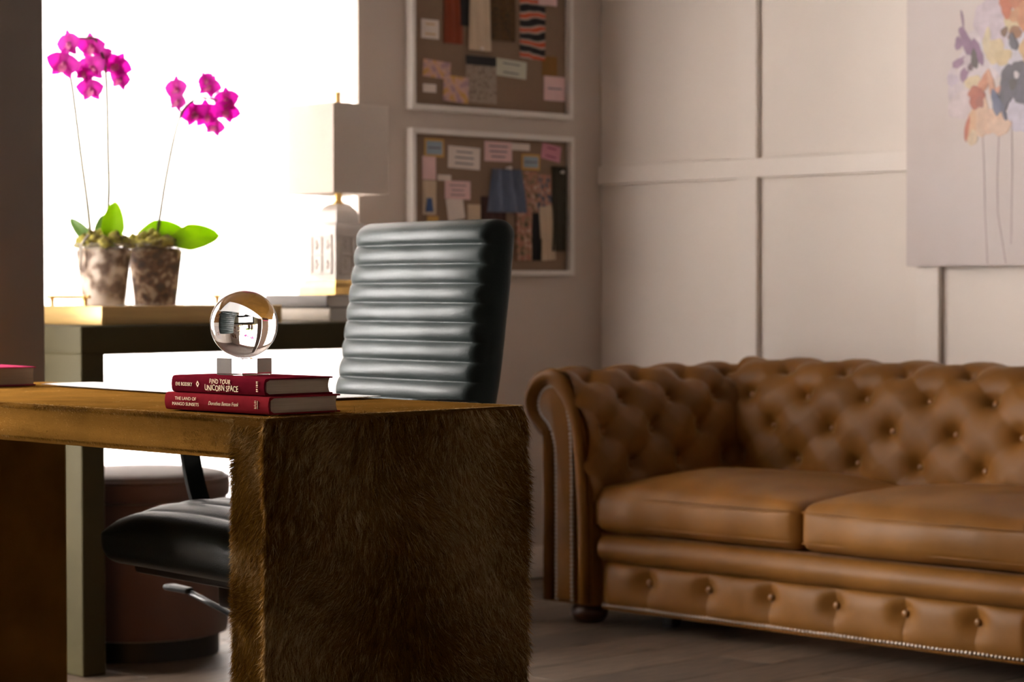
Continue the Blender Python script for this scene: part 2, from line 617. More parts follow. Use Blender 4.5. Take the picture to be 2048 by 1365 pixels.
# end panel (faces +x): hair parts along a spine line and falls away to both sides
n = 150000
yy = rng.uniform(DY0 + 0.002, DY1 - 0.002, n)
zz = np.where(rng.random(n) < 0.9, rng.uniform(0.30, DZ - 0.004, n), rng.uniform(0.0, 0.30, n))
R2 = np.stack([yy, zz], 1)
par = -3.27 + 0.02 * np.sin(zz * 9)
th = np.clip((yy - par) / 0.16, -1, 1) * 0.55 + 0.28 * fnoise(R2, 26, 1) + 0.12 * fnoise(R2, 90, 2) + rng.normal(0, 0.12, n)
tan = np.stack([np.zeros(n), np.sin(th), -np.cos(th)], 1)
nrm = np.tile([1.0, 0, 0], (n, 1))
thb = np.clip((yy - par) / 0.16, -1, 1) * 0.55 + 0.28 * fnoise(R2, 26, 1)
RL = np.stack([yy * np.cos(thb) + zz * np.sin(thb), 0.16 * (zz * np.cos(thb) - yy * np.sin(thb))], 1)
lift = np.clip(0.27 + 0.09 * fnoise(RL, 500, 3) + rng.normal(0, 0.09, n), 0.05, 0.8)
tone = np.clip(0.46 + 0.13 * fnoise(R2, 14, 4) + 0.18 * fnoise(RL, 420, 5) + rng.normal(0, 0.13, n), 0, 1)
hair(np.stack([np.full(n, DX1 - 0.0008), yy, zz], 1), nrm, tan, rng.uniform(0.018, 0.034, n), lift, rng.uniform(0.0006, 0.0011, n), tone=tone)
# front of the near leg, and the apron (face -y)
n = 26000
xx = rng.uniform(DX1 - DT + 0.001, DX1 - 0.001, n)
zz = np.where(rng.random(n) < 0.9, rng.uniform(0.30, DZ - 0.01, n), rng.uniform(0.0, 0.30, n))
R2 = np.stack([xx, zz], 1)
th = -0.75 + 0.25 * fnoise(R2, 40, 6) + rng.normal(0, 0.15, n)
tan = np.stack([np.sin(th), np.zeros(n), -np.cos(th)], 1)
lift = np.clip(0.28 + 0.04 * fnoise(R2, 130, 7) + rng.normal(0, 0.08, n), 0.05, 0.8)
tone = np.clip(0.42 + 0.12 * fnoise(R2, 50, 8) + rng.normal(0, 0.14, n), 0, 1)
hair(np.stack([xx, np.full(n, DY0 + 0.0008), zz], 1), np.tile([0, -1.0, 0], (n, 1)), tan, rng.uniform(0.009, 0.017, n), lift, rng.uniform(0.0004, 0.0007, n), tone=tone)
n = 52000
xx = DX1 - DT - (DX1 - DT - DX0) * rng.random(n) ** 1.3
zz = rng.uniform(DZ - DA + 0.008, DZ - 0.004, n)
R2 = np.stack([xx, zz], 1)
th = 0.9 + 0.3 * fnoise(R2, 30, 9) + rng.normal(0, 0.2, n)
tan = np.stack([np.sin(th), np.zeros(n), -np.cos(th)], 1)
lift = np.clip(0.16 + 0.02 * fnoise(R2, 160, 10) + rng.normal(0, 0.06, n), 0.03, 0.6)
tone = np.clip(0.44 + 0.10 * fnoise(R2, 30, 12) + rng.normal(0, 0.13, n), 0, 1)
hair(np.stack([xx, np.full(n, DY0 + 0.0008), zz], 1), np.tile([0, -1.0, 0], (n, 1)), tan, rng.uniform(0.004, 0.008, n), lift, rng.uniform(0.0004, 0.0007, n), tone=tone)
# top: hair coloured paler than the sides to stand in for window glare
n = 105000
xx = DX1 - 0.004 - (DX1 - DX0 - 0.008) * rng.random(n) ** 1.5
yy = rng.uniform(DY0 + 0.003, DY1 - 0.003, n)
R2 = np.stack([xx, yy], 1)
th = 0.3 + 0.5 * fnoise(R2, 9, 13) + 0.15 * fnoise(R2, 60, 14) + rng.normal(0, 0.15, n)
tan = np.stack([np.cos(th), np.sin(th), np.zeros(n)], 1)
lift = np.clip(0.055 + 0.012 * fnoise(R2, 120, 15) + rng.normal(0, 0.02, n), 0.01, 0.3)
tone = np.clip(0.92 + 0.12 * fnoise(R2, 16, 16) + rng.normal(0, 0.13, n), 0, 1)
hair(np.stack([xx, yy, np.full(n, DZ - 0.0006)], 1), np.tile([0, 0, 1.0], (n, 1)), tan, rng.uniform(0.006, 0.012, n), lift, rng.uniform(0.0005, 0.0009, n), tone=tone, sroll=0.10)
# fringe standing off the edges
def fringe(p0, p1, out, along, n, l0, l1, spread=0.3, lift0=0.7):
    t = rng.random(n)[:, None]
    root = np.array(p0) * (1 - t) + np.array(p1) * t + rng.normal(0, 0.002, (n, 3))
    nrm = unit(np.array(out) + rng.normal(0, spread, (n, 3)))
    tn = np.array(along) + rng.normal(0, spread, (n, 3))
    tn = unit(tn - nrm * np.sum(tn * nrm, 1)[:, None])
    cl = 0.6 + 0.4 * np.clip(fnoise(root, 70, 21), -1, 1)
    hair(root, nrm, tn, rng.uniform(l0, l1, n) * cl, np.clip(rng.normal(lift0, 0.2, n), 0.1, 1.3), rng.uniform(0.0003, 0.00055, n))
fringe((DX1 - 0.004, DY1 - 0.004, 0.05), (DX1 - 0.004, DY1 - 0.004, DZ), (0.5, 0.9, 0.1), (0.2, 0.2, -1), 6500, 0.010, 0.020)
fringe((DX1 - DT + 0.004, DY0 + 0.004, 0.05), (DX1 - DT + 0.004, DY0 + 0.004, DZ - DA), (-1, -0.3, 0.1), (-0.2, 0, -1), 9000, 0.009, 0.017)
fringe((DX1 - 0.003, DY0 + 0.003, 0.05), (DX1 - 0.003, DY0 + 0.003, DZ), (0.7, -0.7, 0.0), (0.1, -0.1, -1), 7000, 0.009, 0.016)
fringe((DX1 - 0.004, DY0 + 0.006, DZ - 0.004), (DX1 - 0.004, DY1, DZ - 0.004), (0.6, 0, 0.75), (0.7, 0.3, -0.3), 9000, 0.009, 0.018)
fringe((DX0, DY0 + 0.004, DZ - 0.003), (DX1, DY0 + 0.004, DZ - 0.003), (0, -0.6, 0.8), (0.5, -0.5, -0.2), 12000, 0.004, 0.008, 0.2, 0.4)

# ------------------------------------------------------------------ chesterfield sofa
SX = 0.2187
sofa = thing('chesterfield_sofa', 'tan leather chesterfield sofa with deep button tufting and rolled arms', 'sofa', (1.63, -0.53, 0))
button_me = mesh_data('tuft_button', *lathe([(0.0005, -0.004), (0.009, -0.003), (0.0105, 0.0), (0.0085, 0.0035), (0.005, 0.0052), (0.0005, 0.0058)], 14), LEATHER_D, smooth='all')
def zmat(d):
    return Vector(d).to_track_quat('Z', 'Y').to_matrix()
def tuft_disp(x, j, x0, sx, sj, A=0.026, B=0.012):
    u = (x - x0) / sx + j / 2
    w_ = (x - x0) / sx - j / 2
    a, b_ = np.abs(np.sin(PI * u)), np.abs(np.sin(PI * w_))
    pil = 0.13 * np.minimum(a, b_) ** 0.30 + 0.07 * a * b_
    du, dw = u - np.round(u), w_ - np.round(w_)
    r = np.hypot((du + dw) / 2 * sx, (du - dw) * sj)
    return A * (pil + 0.80 * (1 - np.exp(-(r / 0.038) ** 1.25))) - B * np.exp(-(r / 0.020) ** 2)
def tufted(name, prof, jmin, x0, sx, xa, xb, to3, A, jfade, mat=LEATHER, nx=240, per=22, clip=None):
    """prof: profile points one per button row, first at row jmin"""
    prof = np.array(prof)
    nj = len(prof)
    t = np.linspace(0, nj - 1, (nj - 1) * per + 1)
    c = catmull(prof, t)
    tg = np.gradient(c, axis=0)
    tg /= np.linalg.norm(tg, axis=1)[:, None]
    nm = np.stack([-tg[:, 1], tg[:, 0]], 1)          # left of travel
    xs = np.linspace(xa, xb, nx)
    J, X = np.meshgrid(t + jmin, xs)
    d = tuft_disp(X, J, x0, sx, 0.092, A)
    fade = 1 - sstep(jfade[0], jfade[1], J)
    fade *= sstep(-1.2, -0.6, J)
    d = d * fade + (1 - fade) * A * 0.55
    cc = c[None] + nm[None] * d[..., None]
    o = P(name, gridVF(to3(X, cc)), mat, sofa, smooth='all')
    for j in range(jmin, jmin + nj):
        if j < 0 or j > jfade[0]:
            continue
        k0 = math.ceil((xa - x0) / sx - j / 2 - 0.5)
        for k in range(-20, 40):
            xb_ = x0 + (k + 0.5 * (j % 2)) * sx
            if xb_ < xa + 0.03 or xb_ > xb - 0.03:
                continue
            i = (j - jmin) * per
            p2 = c[i] + nm[i] * (-0.0055)
            p3 = to3(np.array([xb_]), p2[None])[0]
            n3 = to3(np.array([xb_]), (p2 + nm[i])[None])[0] - p3
            inst('tuft_button', button_me, o, p3, zmat(n3))
            ORG[o] = ORG[sofa]
    return o
# inner back: profile in (y, z), travelling upwards, normal towards -y
backp = [(-0.352, 0.355), (-0.340, 0.452), (-0.322, 0.548), (-0.292, 0.637), (-0.243, 0.700), (-0.168, 0.713), (-0.105, 0.670), (-0.088, 0.60), (-0.095, 0.50)]
tufted('backrest', backp, -1, 0.908, SX, 0.80, 2.46, lambda X, c: np.stack([X, c[..., 0], c[..., 1]], -1), 0.035, (4.2, 5.2), nx=300)
# arms: profile in (x, z); left arm, the right one mirrored about x = 1.63
armp = [(0.888, 0.355), (0.880, 0.452), (0.866, 0.548), (0.840, 0.632), (0.795, 0.684), (0.742, 0.702), (0.695, 0.684), (0.668, 0.645), (0.672, 0.598), (0.700, 0.566), (0.728, 0.545)]
SIDES = (lambda x: x, lambda x: 3.26 - x)
for s, fx in enumerate(SIDES):
    sg = 1 if s == 0 else -1
    # travel up the inner face: normal must point to +x on the left arm: use mirrored coordinate q=-x
    q = [(-a, z) for a, z in armp]
    arm = tufted('arm', q, -1, -0.80, 0.205, -0.994, -0.10, lambda X, c, fx=fx: np.stack([fx(-c[..., 0]), X, c[..., 1]], -1), 0.036, (3.6, 4.6), nx=140)
    # outside and front core of the arm
    inner = [(0.895, 0.055), (0.893, 0.36)] + [(a, z) for a, z in armp[1:]]
    core = [(fx(a), z) for a, z in inner] + [(fx(0.728), 0.055)]
    P('arm_core', prism(core, -0.977, -0.07), LEATHER, sofa, smooth=50)
    # padded front roll that runs round the scroll
    t = np.linspace(0, len(armp) - 1, 90)
    path = catmull(armp, t)
    path = np.vstack([[(0.893, 0.06)], [(0.893, 0.2)], path, [(0.730, 0.50)], [(0.732, 0.3)], [(0.732, 0.06)]])
    ce = np.array([0.79, 0.62])
    path[:, 0] -= 0.020 * sstep(0.72, 0.86, path[:, 0])
    P('front_roll', tube([(fx(a), -0.986, z) for a, z in path], 0.0180 + 0.0090 * sstep(0.56, 0.63, path[:, 1]) * (1 - sstep(0.78, 0.86, path[:, 0])), 12), LEATHER, arm, smooth='all')
    # scroll facing panel with nailhead border
    pan = [(0.840, 0.065), (0.840, 0.30), (0.838, 0.50), (0.828, 0.585), (0.808, 0.648), (0.772, 0.678), (0.733, 0.674), (0.707, 0.650), (0.701, 0.618), (0.715, 0.590), (0.742, 0.566), (0.759, 0.535), (0.770, 0.48), (0.772, 0.30), (0.772, 0.065)]
    tt = np.linspace(0, len(pan) - 1, 100)
    pc = catmull(pan, tt)
    bm = bmesh.new()
    vs_ = [bm.verts.new((fx(a), -0.977, z)) for a, z in pc]
    f = bm.faces.new(vs_)
    ex = bmesh.ops.extrude_face_region(bm, geom=[f])
    for v in [g for g in ex['geom'] if isinstance(g, bmesh.types.BMVert)]:
        v.co.y -= 0.020
    top = [g for g in ex['geom'] if isinstance(g, bmesh.types.BMFace)]
    bmesh.ops.inset_region(bm, faces=top, thickness=0.008, depth=0.006)
    bm.verts.index_update()
    fac = P('scroll_panel', ([tuple(v.co) for v in bm.verts], [tuple(v.index for v in g.verts) for g in bm.faces]), LEATHER, arm, smooth=60)
    bm.free()
    nb = MB()
    d = np.concatenate([[0], np.cumsum(np.linalg.norm(np.diff(pc, axis=0), axis=1))])
    for q_ in np.arange(0.004, d[-1], 0.0125):
        a, z = np.interp(q_, d, pc[:, 0]), np.interp(q_, d, pc[:, 1])
        cc = np.array([0.79, z]) if z < 0.55 else np.array([0.765, 0.63])
        dd = np.array([a, z]) - cc
        dd /= np.linalg.norm(dd) + 1e-9
        a, z = a - dd[0] * 0.003, z - dd[1] * 0.003
        Vn, Fn = lathe([(0.0062, 0), (0.0058, 0.002), (0.004, 0.0042), (0.0015, 0.0052)], 8)
        nb.add([(fx(a) + v[0], -0.9965 - v[2] * 1.5, z + v[1]) for v in Vn], Fn)
    P('nailhead_trim', nb, STEEL, arm, smooth='all', kind='stuff')

def pad(name, lo, hi, r, disp, parent, mat=LEATHER, na=60, side=16, corner=6, smooth='all'):
    lo, hi = np.array(lo), np.array(hi)
    c, h = (lo + hi) / 2, (hi - lo) / 2
    V, F = padbox(h[0], h[1], h[2], r, na, side, corner, disp)
    return P(name, (V + c, F), mat, parent, smooth=smooth)
for q_, (xa, xb) in enumerate(((0.886, 1.628), (1.634, 2.374))):
    def dsp(A, N, s=q_):
        B = A.copy()
        k = np.clip(1 - np.abs(N[..., 0]) ** 2.6, 0, 1) ** 0.8 * np.clip(1 - np.abs(N[..., 1]) ** 3, 0, 1)
        topw = sstep(0.2, 0.95, N[..., 2])
        B[..., 2] += 0.050 * k * topw - 0.008 * topw
        fr = sstep(0.3, 0.95, -N[..., 1])
        B[..., 1] -= fr * 0.018 * np.clip(1 - N[..., 0] ** 4, 0, 1) * np.clip(1 - N[..., 2] ** 2, 0, 1)
        flat = np.stack([A[..., 0].ravel(), A[..., 1].ravel(), A[..., 2].ravel()], 1)
        w_ = (fnoise(flat, 14, 31 + s) * 0.0022 + fnoise(flat * [1, 1, 0.4], 34, 41 + s) * 0.0012).reshape(A.shape[:2])
        B[..., 2] += w_ * topw
        B[..., 1] -= w_ * 1.6 * fr
        return B
    cu = pad('seat_cushion', (xa, -0.965, 0.266), (xb, -0.36, 0.400), 0.036, dsp, sofa, na=90, side=24)
    for zc, off in ((0.372, 0.004), (0.290, 0.006)):
        pts = [(x_, -0.9645 - 0.018 * (1 - ((x_ - xa) / (xb - xa) * 2 - 1) ** 4) * (0.50 if zc < 0.3 else 0.62), zc) for x_ in np.linspace(xa + 0.012, xb - 0.012, 40)]
        P('seam_piping', tube(pts, 0.0020, 6), LEATHER, cu, smooth='all')
# plain roll under the cushions
t = np.linspace(-PI / 2, PI / 2, 17)
xs = np.linspace(0.915, 2.345, 90)
G = np.zeros((len(xs), len(t), 3))
for a_, x_ in enumerate(xs):
    wob = 0.0015 * math.sin(x_ * 9) + 0.001 * math.sin(x_ * 23)
    G[a_, :, 0] = x_
    G[a_, :, 1] = -0.935 - (0.040 + wob) * np.cos(t)
    G[a_, :, 2] = 0.220 + 0.040 * np.sin(t)
P('front_roll_rail', gridVF(G), LEATHER, sofa, smooth='all')
# buttoned panel below it
xs = np.linspace(0.912, 2.348, 320)
zs = np.linspace(0.052, 0.182, 34)
X, Z = np.meshgrid(xs, zs, indexing='ij')
u_ = (X - 1.086) / SX
zn = (Z - 0.117) / 0.065
fr = u_ - np.round(u_)
r = np.hypot(fr * SX, Z - 0.135)
bul = 0.026 * (np.abs(np.sin(PI * u_)) ** 0.35 * 0.45 + 0.55) * np.clip(1 - np.abs(zn) ** 3, 0, 1) ** 0.5 - 0.022 * np.exp(-(r / 0.034) ** 2)
edge = np.clip(np.minimum(X - 0.912, 2.348 - X) / 0.03, 0, 1) ** 0.5
fp = P('buttoned_front', gridVF(np.stack([X, -0.940 - bul * edge, Z], -1)), LEATHER, sofa, smooth='all')
for k in range(0, 6):
    inst('tuft_button', button_me, fp, (1.086 + SX * k, -0.9435, 0.135), zmat((0, -1, 0)))
P('seat_base', rbox((0.76, -0.936, 0.060), (2.50, -0.10, 0.262), 0.004), M('base_leather', (0.22, 0.10, 0.035), 0.6), sofa, smooth=30)
nb = MB()
for x_ in np.arange(0.915, 2.35, 0.0125):
    Vn, Fn = lathe([(0.0062, 0), (0.0058, 0.002), (0.004, 0.0042), (0.0015, 0.0052)], 8)
    nb.add([(x_ + v[0], -0.951 - v[2], 0.058 + v[1]) for v in Vn], Fn)
P('nailhead_trim', nb, STEEL, sofa, smooth='all', kind='stuff')
BX('bottom_welt', (0.905, -0.952, 0.045), (2.355, -0.930, 0.064), LEATHER, sofa, r=0.006)
BX('back_panel', (0.74, -0.115, 0.06), (2.52, -0.088, 0.60), LEATHER, sofa, r=0.006)
FOOT = M('dark_stained_wood', (0.055, 0.024, 0.014), 0.28, var=0.2, scale=20)
for fx_, fy_ in ((0.835, -0.925), (2.425, -0.925), (0.835, -0.16), (2.425, -0.16)):
    P('foot', lathe([(0.022, 0.0), (0.040, 0.004), (0.054, 0.02), (0.056, 0.034), (0.046, 0.050), (0.034, 0.058), (0.034, 0.064)], 24, (fx_, fy_, 0)), FOOT, sofa, smooth=50)
BX('center_leg', (1.055, -0.86, 0.0), (1.095, -0.82, 0.064), BLACKP, sofa, r=0.003)

# ------------------------------------------------------------------ office chair
ch = thing('office_chair', 'dark green ribbed leather office chair pulled up to the hide desk', 'chair', (1.917, -2.878, 0), math.radians(-5), local=True)
def ribs(s, pitch, A, p=0.55):
    return A * (np.abs(np.sin(PI * s / pitch)) ** p)
# backrest: padbox axis0 = height, axis1 = depth (y), axis2 = width(x)
HB, TB, WB = 0.300, 0.036, 0.243
def backdisp(A, N):
    h, d, wd = A[..., 0], A[..., 1], A[..., 2]
    fr = sstep(-0.1, -0.95, N[..., 1]) if False else np.clip((-N[..., 1] - 0.2) / 0.75, 0, 1)
    s = HB - 0.052 - h                      # distance below the top band
    rb = np.where(s > 0, ribs(s, 0.0392, 0.0112, 0.66), 0.0075 + 0.004 * sstep(0.0, -0.02, s) - 0.0075 * np.exp(-(s / 0.006) ** 2))
    wf = np.clip(1 - np.abs(N[..., 2]) ** 9, 0, 1)
    d2 = d - fr * (rb * wf)
    flat = np.stack([h.ravel(), wd.ravel()], 1)
    d2 = d2 - fr * (fnoise(flat * [2.2, 1], 30, 51) * 0.0008).reshape(h.shape)
    d2 = d2 - 0.016 * (1 - N[..., 2] ** 2) + 0.010 - 0.016 * np.exp(-((h + 0.17) / 0.12) ** 2)
    # narrow the top corner a little
    wd2 = wd * (1 - 0.02 * sstep(0.5, 1.0, N[..., 0])) * (1 + 0.03 * sstep(0.4, -0.6, N[..., 0]))
    x_ = wd2
    rec = math.radians(8)
    z_ = 0.800 + h * math.cos(rec) - d2 * math.sin(rec) * 0.3
    y_ = 0.262 + TB + d2 + (h - 0.0) * math.sin(rec)
    return np.stack([x_, y_, z_], -1)
V, F = padbox(HB, TB, WB, 0.034, 330, 16, 7, backdisp)
bk = P('backrest', (V, F), GREEN, ch, smooth='all')
def edge_line(sx):
    return [(sx * 0.236, 0.268 + (z_ - 0.8) * 0.14, z_) for z_ in np.linspace(0.52, 1.065, 24)]
# seat: padbox axis0 = front-back, axis1 = width, axis2 = thickness
def seatdisp(A, N):
    l, wd, tz = A[..., 0], A[..., 1], A[..., 2]
    tp = np.clip((N[..., 2] - 0.1) / 0.8, 0, 1)
    wf = np.clip(1 - np.abs(N[..., 1]) ** 10, 0, 1)
    z_ = tz + tp * ribs(l + 0.26, 0.062, 0.010) * wf
    z_ = z_ + tp * 0.018 * np.clip(1 - N[..., 1] ** 2, 0, 1) - tp * 0.022 * sstep(-0.45, -1.0, N[..., 0]) - tp * 0.012 * sstep(0.5, 1, np.abs(N[..., 1]))
    return np.stack([wd * 1.02, l - 0.022, z_ + 0.468], -1)
V, F = padbox(0.265, 0.285, 0.052, 0.044, 120, 20, 7, seatdisp)
P('seat', (V, F), GREEN, ch, smooth='all')
P('seat_pan', rbox((-0.25, -0.22, 0.395), (0.25, 0.23, 0.424), 0.010), BLACKP, ch, smooth=40)
P('tilt_mechanism', rbox((-0.085, -0.13, 0.335), (0.085, 0.12, 0.398), 0.012), BLACKM, ch, smooth=40)
# adjusting lever with flat paddle, on the window side
lev = P('lever', tube([(-0.06, 0.0, 0.335), (-0.15, -0.005, 0.300), (-0.21, -0.012, 0.296), (-0.27, -0.022, 0.312), (-0.34, -0.034, 0.331)], 0.0062, 10), BLACKM, ch, smooth='all')
pad_me = padbox(0.036, 0.013, 0.0065, 0.006, 12, 6, 4)
V = np.array(pad_me[0]); V[:, 1] *= np.interp(V[:, 0], [-0.036, 0.036], [1.25, 0.7])
ca, sa = math.cos(math.radians(8)), math.sin(math.radians(8))
V = np.stack([V[:, 0] * ca + V[:, 1] * sa - 0.372, -V[:, 0] * -sa + V[:, 1] * ca - 0.039, V[:, 2] + 0.336 - V[:, 0] * 0.05], 1)
P('paddle', (V, pad_me[1]), BLACKP, lev, smooth='all')
for sx in (-1, 1):
    pts = [(0.02, 0.395), (0.005, 0.42), (-0.015, 0.47), (-0.045, 0.56), (-0.062, 0.65), (-0.062, 0.70), (-0.03, 0.725), (0.06, 0.730), (0.19, 0.725), (0.255, 0.70)]
    c = catmull(pts, np.linspace(0, len(pts) - 1, 60))
    tg = np.gradient(c, axis=0); tg /= np.linalg.norm(tg, axis=1)[:, None]
    nn = np.stack([-tg[:, 1], tg[:, 0]], 1)
    mb = MB()
    rows = []
    for q_ in range(len(c)):
        a_, b2 = c[q_] + nn[q_] * 0.020, c[q_] - nn[q_] * 0.020
        rows.append([(sx * 0.292, a_[0], a_[1]), (sx * 0.304, a_[0], a_[1]), (sx * 0.304, b2[0], b2[1]), (sx * 0.292, b2[0], b2[1]), (sx * 0.292, a_[0], a_[1])])
    V, F = gridVF(np.array(rows))
    ar = P('armrest', (V, F), BLACKM, ch, smooth=40)
    P('arm_pad', padbox(0.13, 0.022, 0.010, 0.009, 16, 6, 4, lambda A, N, sx=sx: np.stack([sx * 0.298 + A[..., 1], A[..., 0] + 0.085, A[..., 2] + 0.732], -1)), GREEN, ar, smooth='all')
    P('arm_bracket', rbox((sx * 0.298 - 0.06, -0.02, 0.392), (sx * 0.298 + 0.006, 0.02, 0.404), 0.003), BLACKM, ar, smooth=40)
P('gas_lift', lathe([(0.026, 0.09), (0.026, 0.22), (0.015, 0.225), (0.015, 0.34)], 20), BLACKM, ch, smooth=40)
for k in range(5):
    a = 2 * PI * k / 5 + 0.3
    d = np.array([math.cos(a), math.sin(a), 0])
    sp = P('base_spoke', tube([d * 0.02 + [0, 0, 0.11], d * 0.16 + [0, 0, 0.10], d * 0.30 + [0, 0, 0.078]], [0.026, 0.022, 0.015], 10), BLACKM, ch, smooth='all')
    pr = np.array([-d[1], d[0], 0])
    c0 = d * 0.30 + [0, 0, 0.029]
    for sgn in (-1, 1):
        P('caster_wheel', tube([c0 + pr * sgn * 0.008, c0 + pr * sgn * 0.012, c0 + pr * sgn * 0.024, c0 + pr * sgn * 0.026], [0.026, 0.029, 0.029, 0.024], 18), BLACKP, sp, smooth=40)
    P('caster_stem', tube([c0 + pr * -0.007, c0 + pr * 0.007], [0.012, 0.012], 10), BLACKM, sp)
    P('caster_neck', tube([c0 + [0, 0, 0.005], c0 + [0, 0, 0.055]], [0.006, 0.006], 8), BLACKM, sp)

# ------------------------------------------------------------------ console table under the window
OLIVE = M('olive_lacquer', (0.046, 0.038, 0.0165), 0.6, var=0.14, scale=4, bump=0.1, bscale=120, spec=0.10)
con = thing('console_table', 'dark olive waterfall console table standing along the window', 'table', (0.42, -1.83, 0))
CX0, CX1, CY0, CY1, CZ, CT = 0.20, 0.640, -2.520, -1.14, 0.868, 0.072
BX('top', (CX0, CY0, CZ - CT), (CX1, CY1, CZ), OLIVE, con, r=0.006, seg=3)
BX('end_panel', (CX0 + 0.0005, CY0 + 0.0005, 0.0), (CX1 - 0.0005, CY0 + 0.070, CZ - CT + 0.004), OLIVE, con, r=0.006, seg=3)
BX('end_panel', (CX0 + 0.0005, CY1 - 0.070, 0.0), (CX1 - 0.0005, CY1 - 0.0005, CZ - CT + 0.004), OLIVE, con, r=0.006, seg=3)

# serving tray
GOLDW = M('gold_leaf_wood', (0.52, 0.345, 0.125), 0.42, metal=0.25, var=0.12, scale=6, stretch=(1, 1, 12))
TX0, TX1, TY0, TY1 = 0.265, 0.600, -2.432, -1.860
tray = thing('serving_tray', 'gold rectangular tray with brass bar handles under the orchid pots', 'tray', ((TX0 + TX1) / 2, (TY0 + TY1) / 2, CZ + 0.001))
tb = MB()
z0 = CZ + 0.001
tb.box((TX0, TY0, z0), (TX1, TY0 + 0.012, 0.916), 0.002)
tb.box((TX0, TY1 - 0.012, z0), (TX1, TY1, 0.916), 0.002)
tb.box((TX0, TY0 + 0.012, z0), (TX0 + 0.012, TY1 - 0.012, 0.916), 0.002)
tb.box((TX1 - 0.012, TY0 + 0.012, z0), (TX1, TY1 - 0.012, 0.916), 0.002)
P('rim', tb, GOLDW, tray, smooth=30)
P('tray_floor', rbox((TX0 + 0.011, TY0 + 0.011, z0 + 0.002), (TX1 - 0.011, TY1 - 0.011, 0.9075)), GOLDW, tray)
for yh in (TY0 + 0.022, TY1 - 0.022):
    yb = yh
    h = P('handle', tube([(0.325, yb, 0.939), (0.515, yb, 0.939)], 0.0042, 12), BRASS, tray, smooth=50)
    for xp in (0.345, 0.495):
        P('handle_post', lathe([(0.0075, 0.0), (0.0055, 0.003), (0.0048, 0.02), (0.006, 0.027), (0.0095, 0.030), (0.0095, 0.034), (0.004, 0.036)], 14, (xp, yb, 0.9075)), BRASS, h, smooth=50)

# round ottoman tucked under the console
VEL = M('dusty_rose_velvet', (0.105, 0.048, 0.034), 0.85, var=0.10, scale=6, sheen=0.4)
ox, oy = 0.385, -2.170
ott = thing('round_ottoman', 'round dusty rose ottoman on a black plinth, tucked under the console table', 'ottoman', (ox, oy, 0))
P('body', lathe([(0.205, 0.052), (0.228, 0.058), (0.232, 0.075), (0.232, 0.40), (0.228, 0.408)], 64, (ox, oy, 0)), VEL, ott, smooth=50)
P('cushion', lathe([(0.228, 0.410), (0.236, 0.418), (0.238, 0.445), (0.234, 0.462), (0.222, 0.474), (0.19, 0.481), (0.10, 0.486), (0.002, 0.487)], 64, (ox, oy, 0)), VEL, ott, smooth='all')
P('piping', tube([(ox + 0.2345 * math.cos(a), oy + 0.2345 * math.sin(a), 0.462) for a in np.linspace(0, 2 * PI, 80)], 0.004, 8, False), VEL, ott, smooth='all')
P('plinth', lathe([(0.208, 0.0), (0.208, 0.054)], 64, (ox, oy, 0)), BLACKP, ott, smooth=40)

# ------------------------------------------------------------------ books
def book(name, label, x0, x1, y0, y1, z0, z1, cover, paper, spine='-y', rotz=0.0, group=None, bulge=0.003):
    """spine on the -y side; the pages show at the x ends"""
    cx_, cy_ = (x0 + x1) / 2, (y0 + y1) / 2
    t = thing(name, label, 'book', (cx_, cy_, z0), rotz, group, local=True)
    X0, X1, Y0, Y1, H = x0 - cx_, x1 - cx_, y0 - cy_, y1 - cy_, z1 - z0
    bt = 0.0026
    prof = [(Y1, 0), (Y0 + 0.006, 0), (Y0 + 0.0015, 0.0012)]
    for q in range(1, 8):
        f = q / 8
        prof.append((Y0 - bulge * math.sin(PI * f) + 0.001, H * f))
    prof += [(Y0 + 0.0015, H - 0.0012), (Y0 + 0.006, H), (Y1, H), (Y1, H - bt), (Y0 + 0.010, H - bt)]
    for q in range(1, 6):
        f = 1 - q / 6
        prof.append((Y0 + 0.004 - bulge * math.sin(PI * f), bt + (H - 2 * bt) * f))
    prof += [(Y0 + 0.010, bt), (Y1, bt)]
    n = len(prof)
    V = [(X0, a, z) for a, z in prof] + [(X1, a, z) for a, z in prof]
    F = [(i, (i + 1) % n, (i + 1) % n + n, i + n) for i in range(n)] + [tuple(range(n)), tuple(range(2 * n - 1, n - 1, -1))]
    P('cover', (V, F), cover, t, smooth=35)
    e = 0.0035
    # page block, fore edge slightly hollow
    pp = [(Y0 + 0.006, bt), (Y1 - e, bt)] + [(Y1 - e - 0.003 * math.sin(PI * q / 6), bt + (H - 2 * bt) * q / 6) for q in range(1, 6)] + [(Y1 - e, H - bt), (Y0 + 0.006, H - bt)]
    n = len(pp)
    V = [(X0 + e, a, z) for a, z in pp] + [(X1 - e, a, z) for a, z in pp]
    F = [(i, (i + 1) % n, (i + 1) % n + n, i + n) for i in range(n)] + [tuple(range(n)), tuple(range(2 * n - 1, n - 1, -1))]
    P('pages', (V, F), paper, t)
    return t
def text_mesh(body, shear=0.0, offset=0.0, spacing=1.0):
    cu = bpy.data.curves.new('lettering', 'FONT')
    cu.body = body
    cu.size = 1.0
    cu.shear = shear
    cu.offset = offset
    cu.space_character = spacing
    cu.extrude = 0.01
    cu.resolution_u = 3
    o = bpy.data.objects.new('lettering', cu)
    COL.objects.link(o)
    bpy.context.view_layer.update()
    me = bpy.data.meshes.new_from_object(o.evaluated_get(bpy.context.evaluated_depsgraph_get()))
    bpy.data.objects.remove(o)
    V = np.array([v.co[:] for v in me.vertices])
    F = [tuple(p.vertices) for p in me.polygons]
    bpy.data.meshes.remove(me)
    return V, F
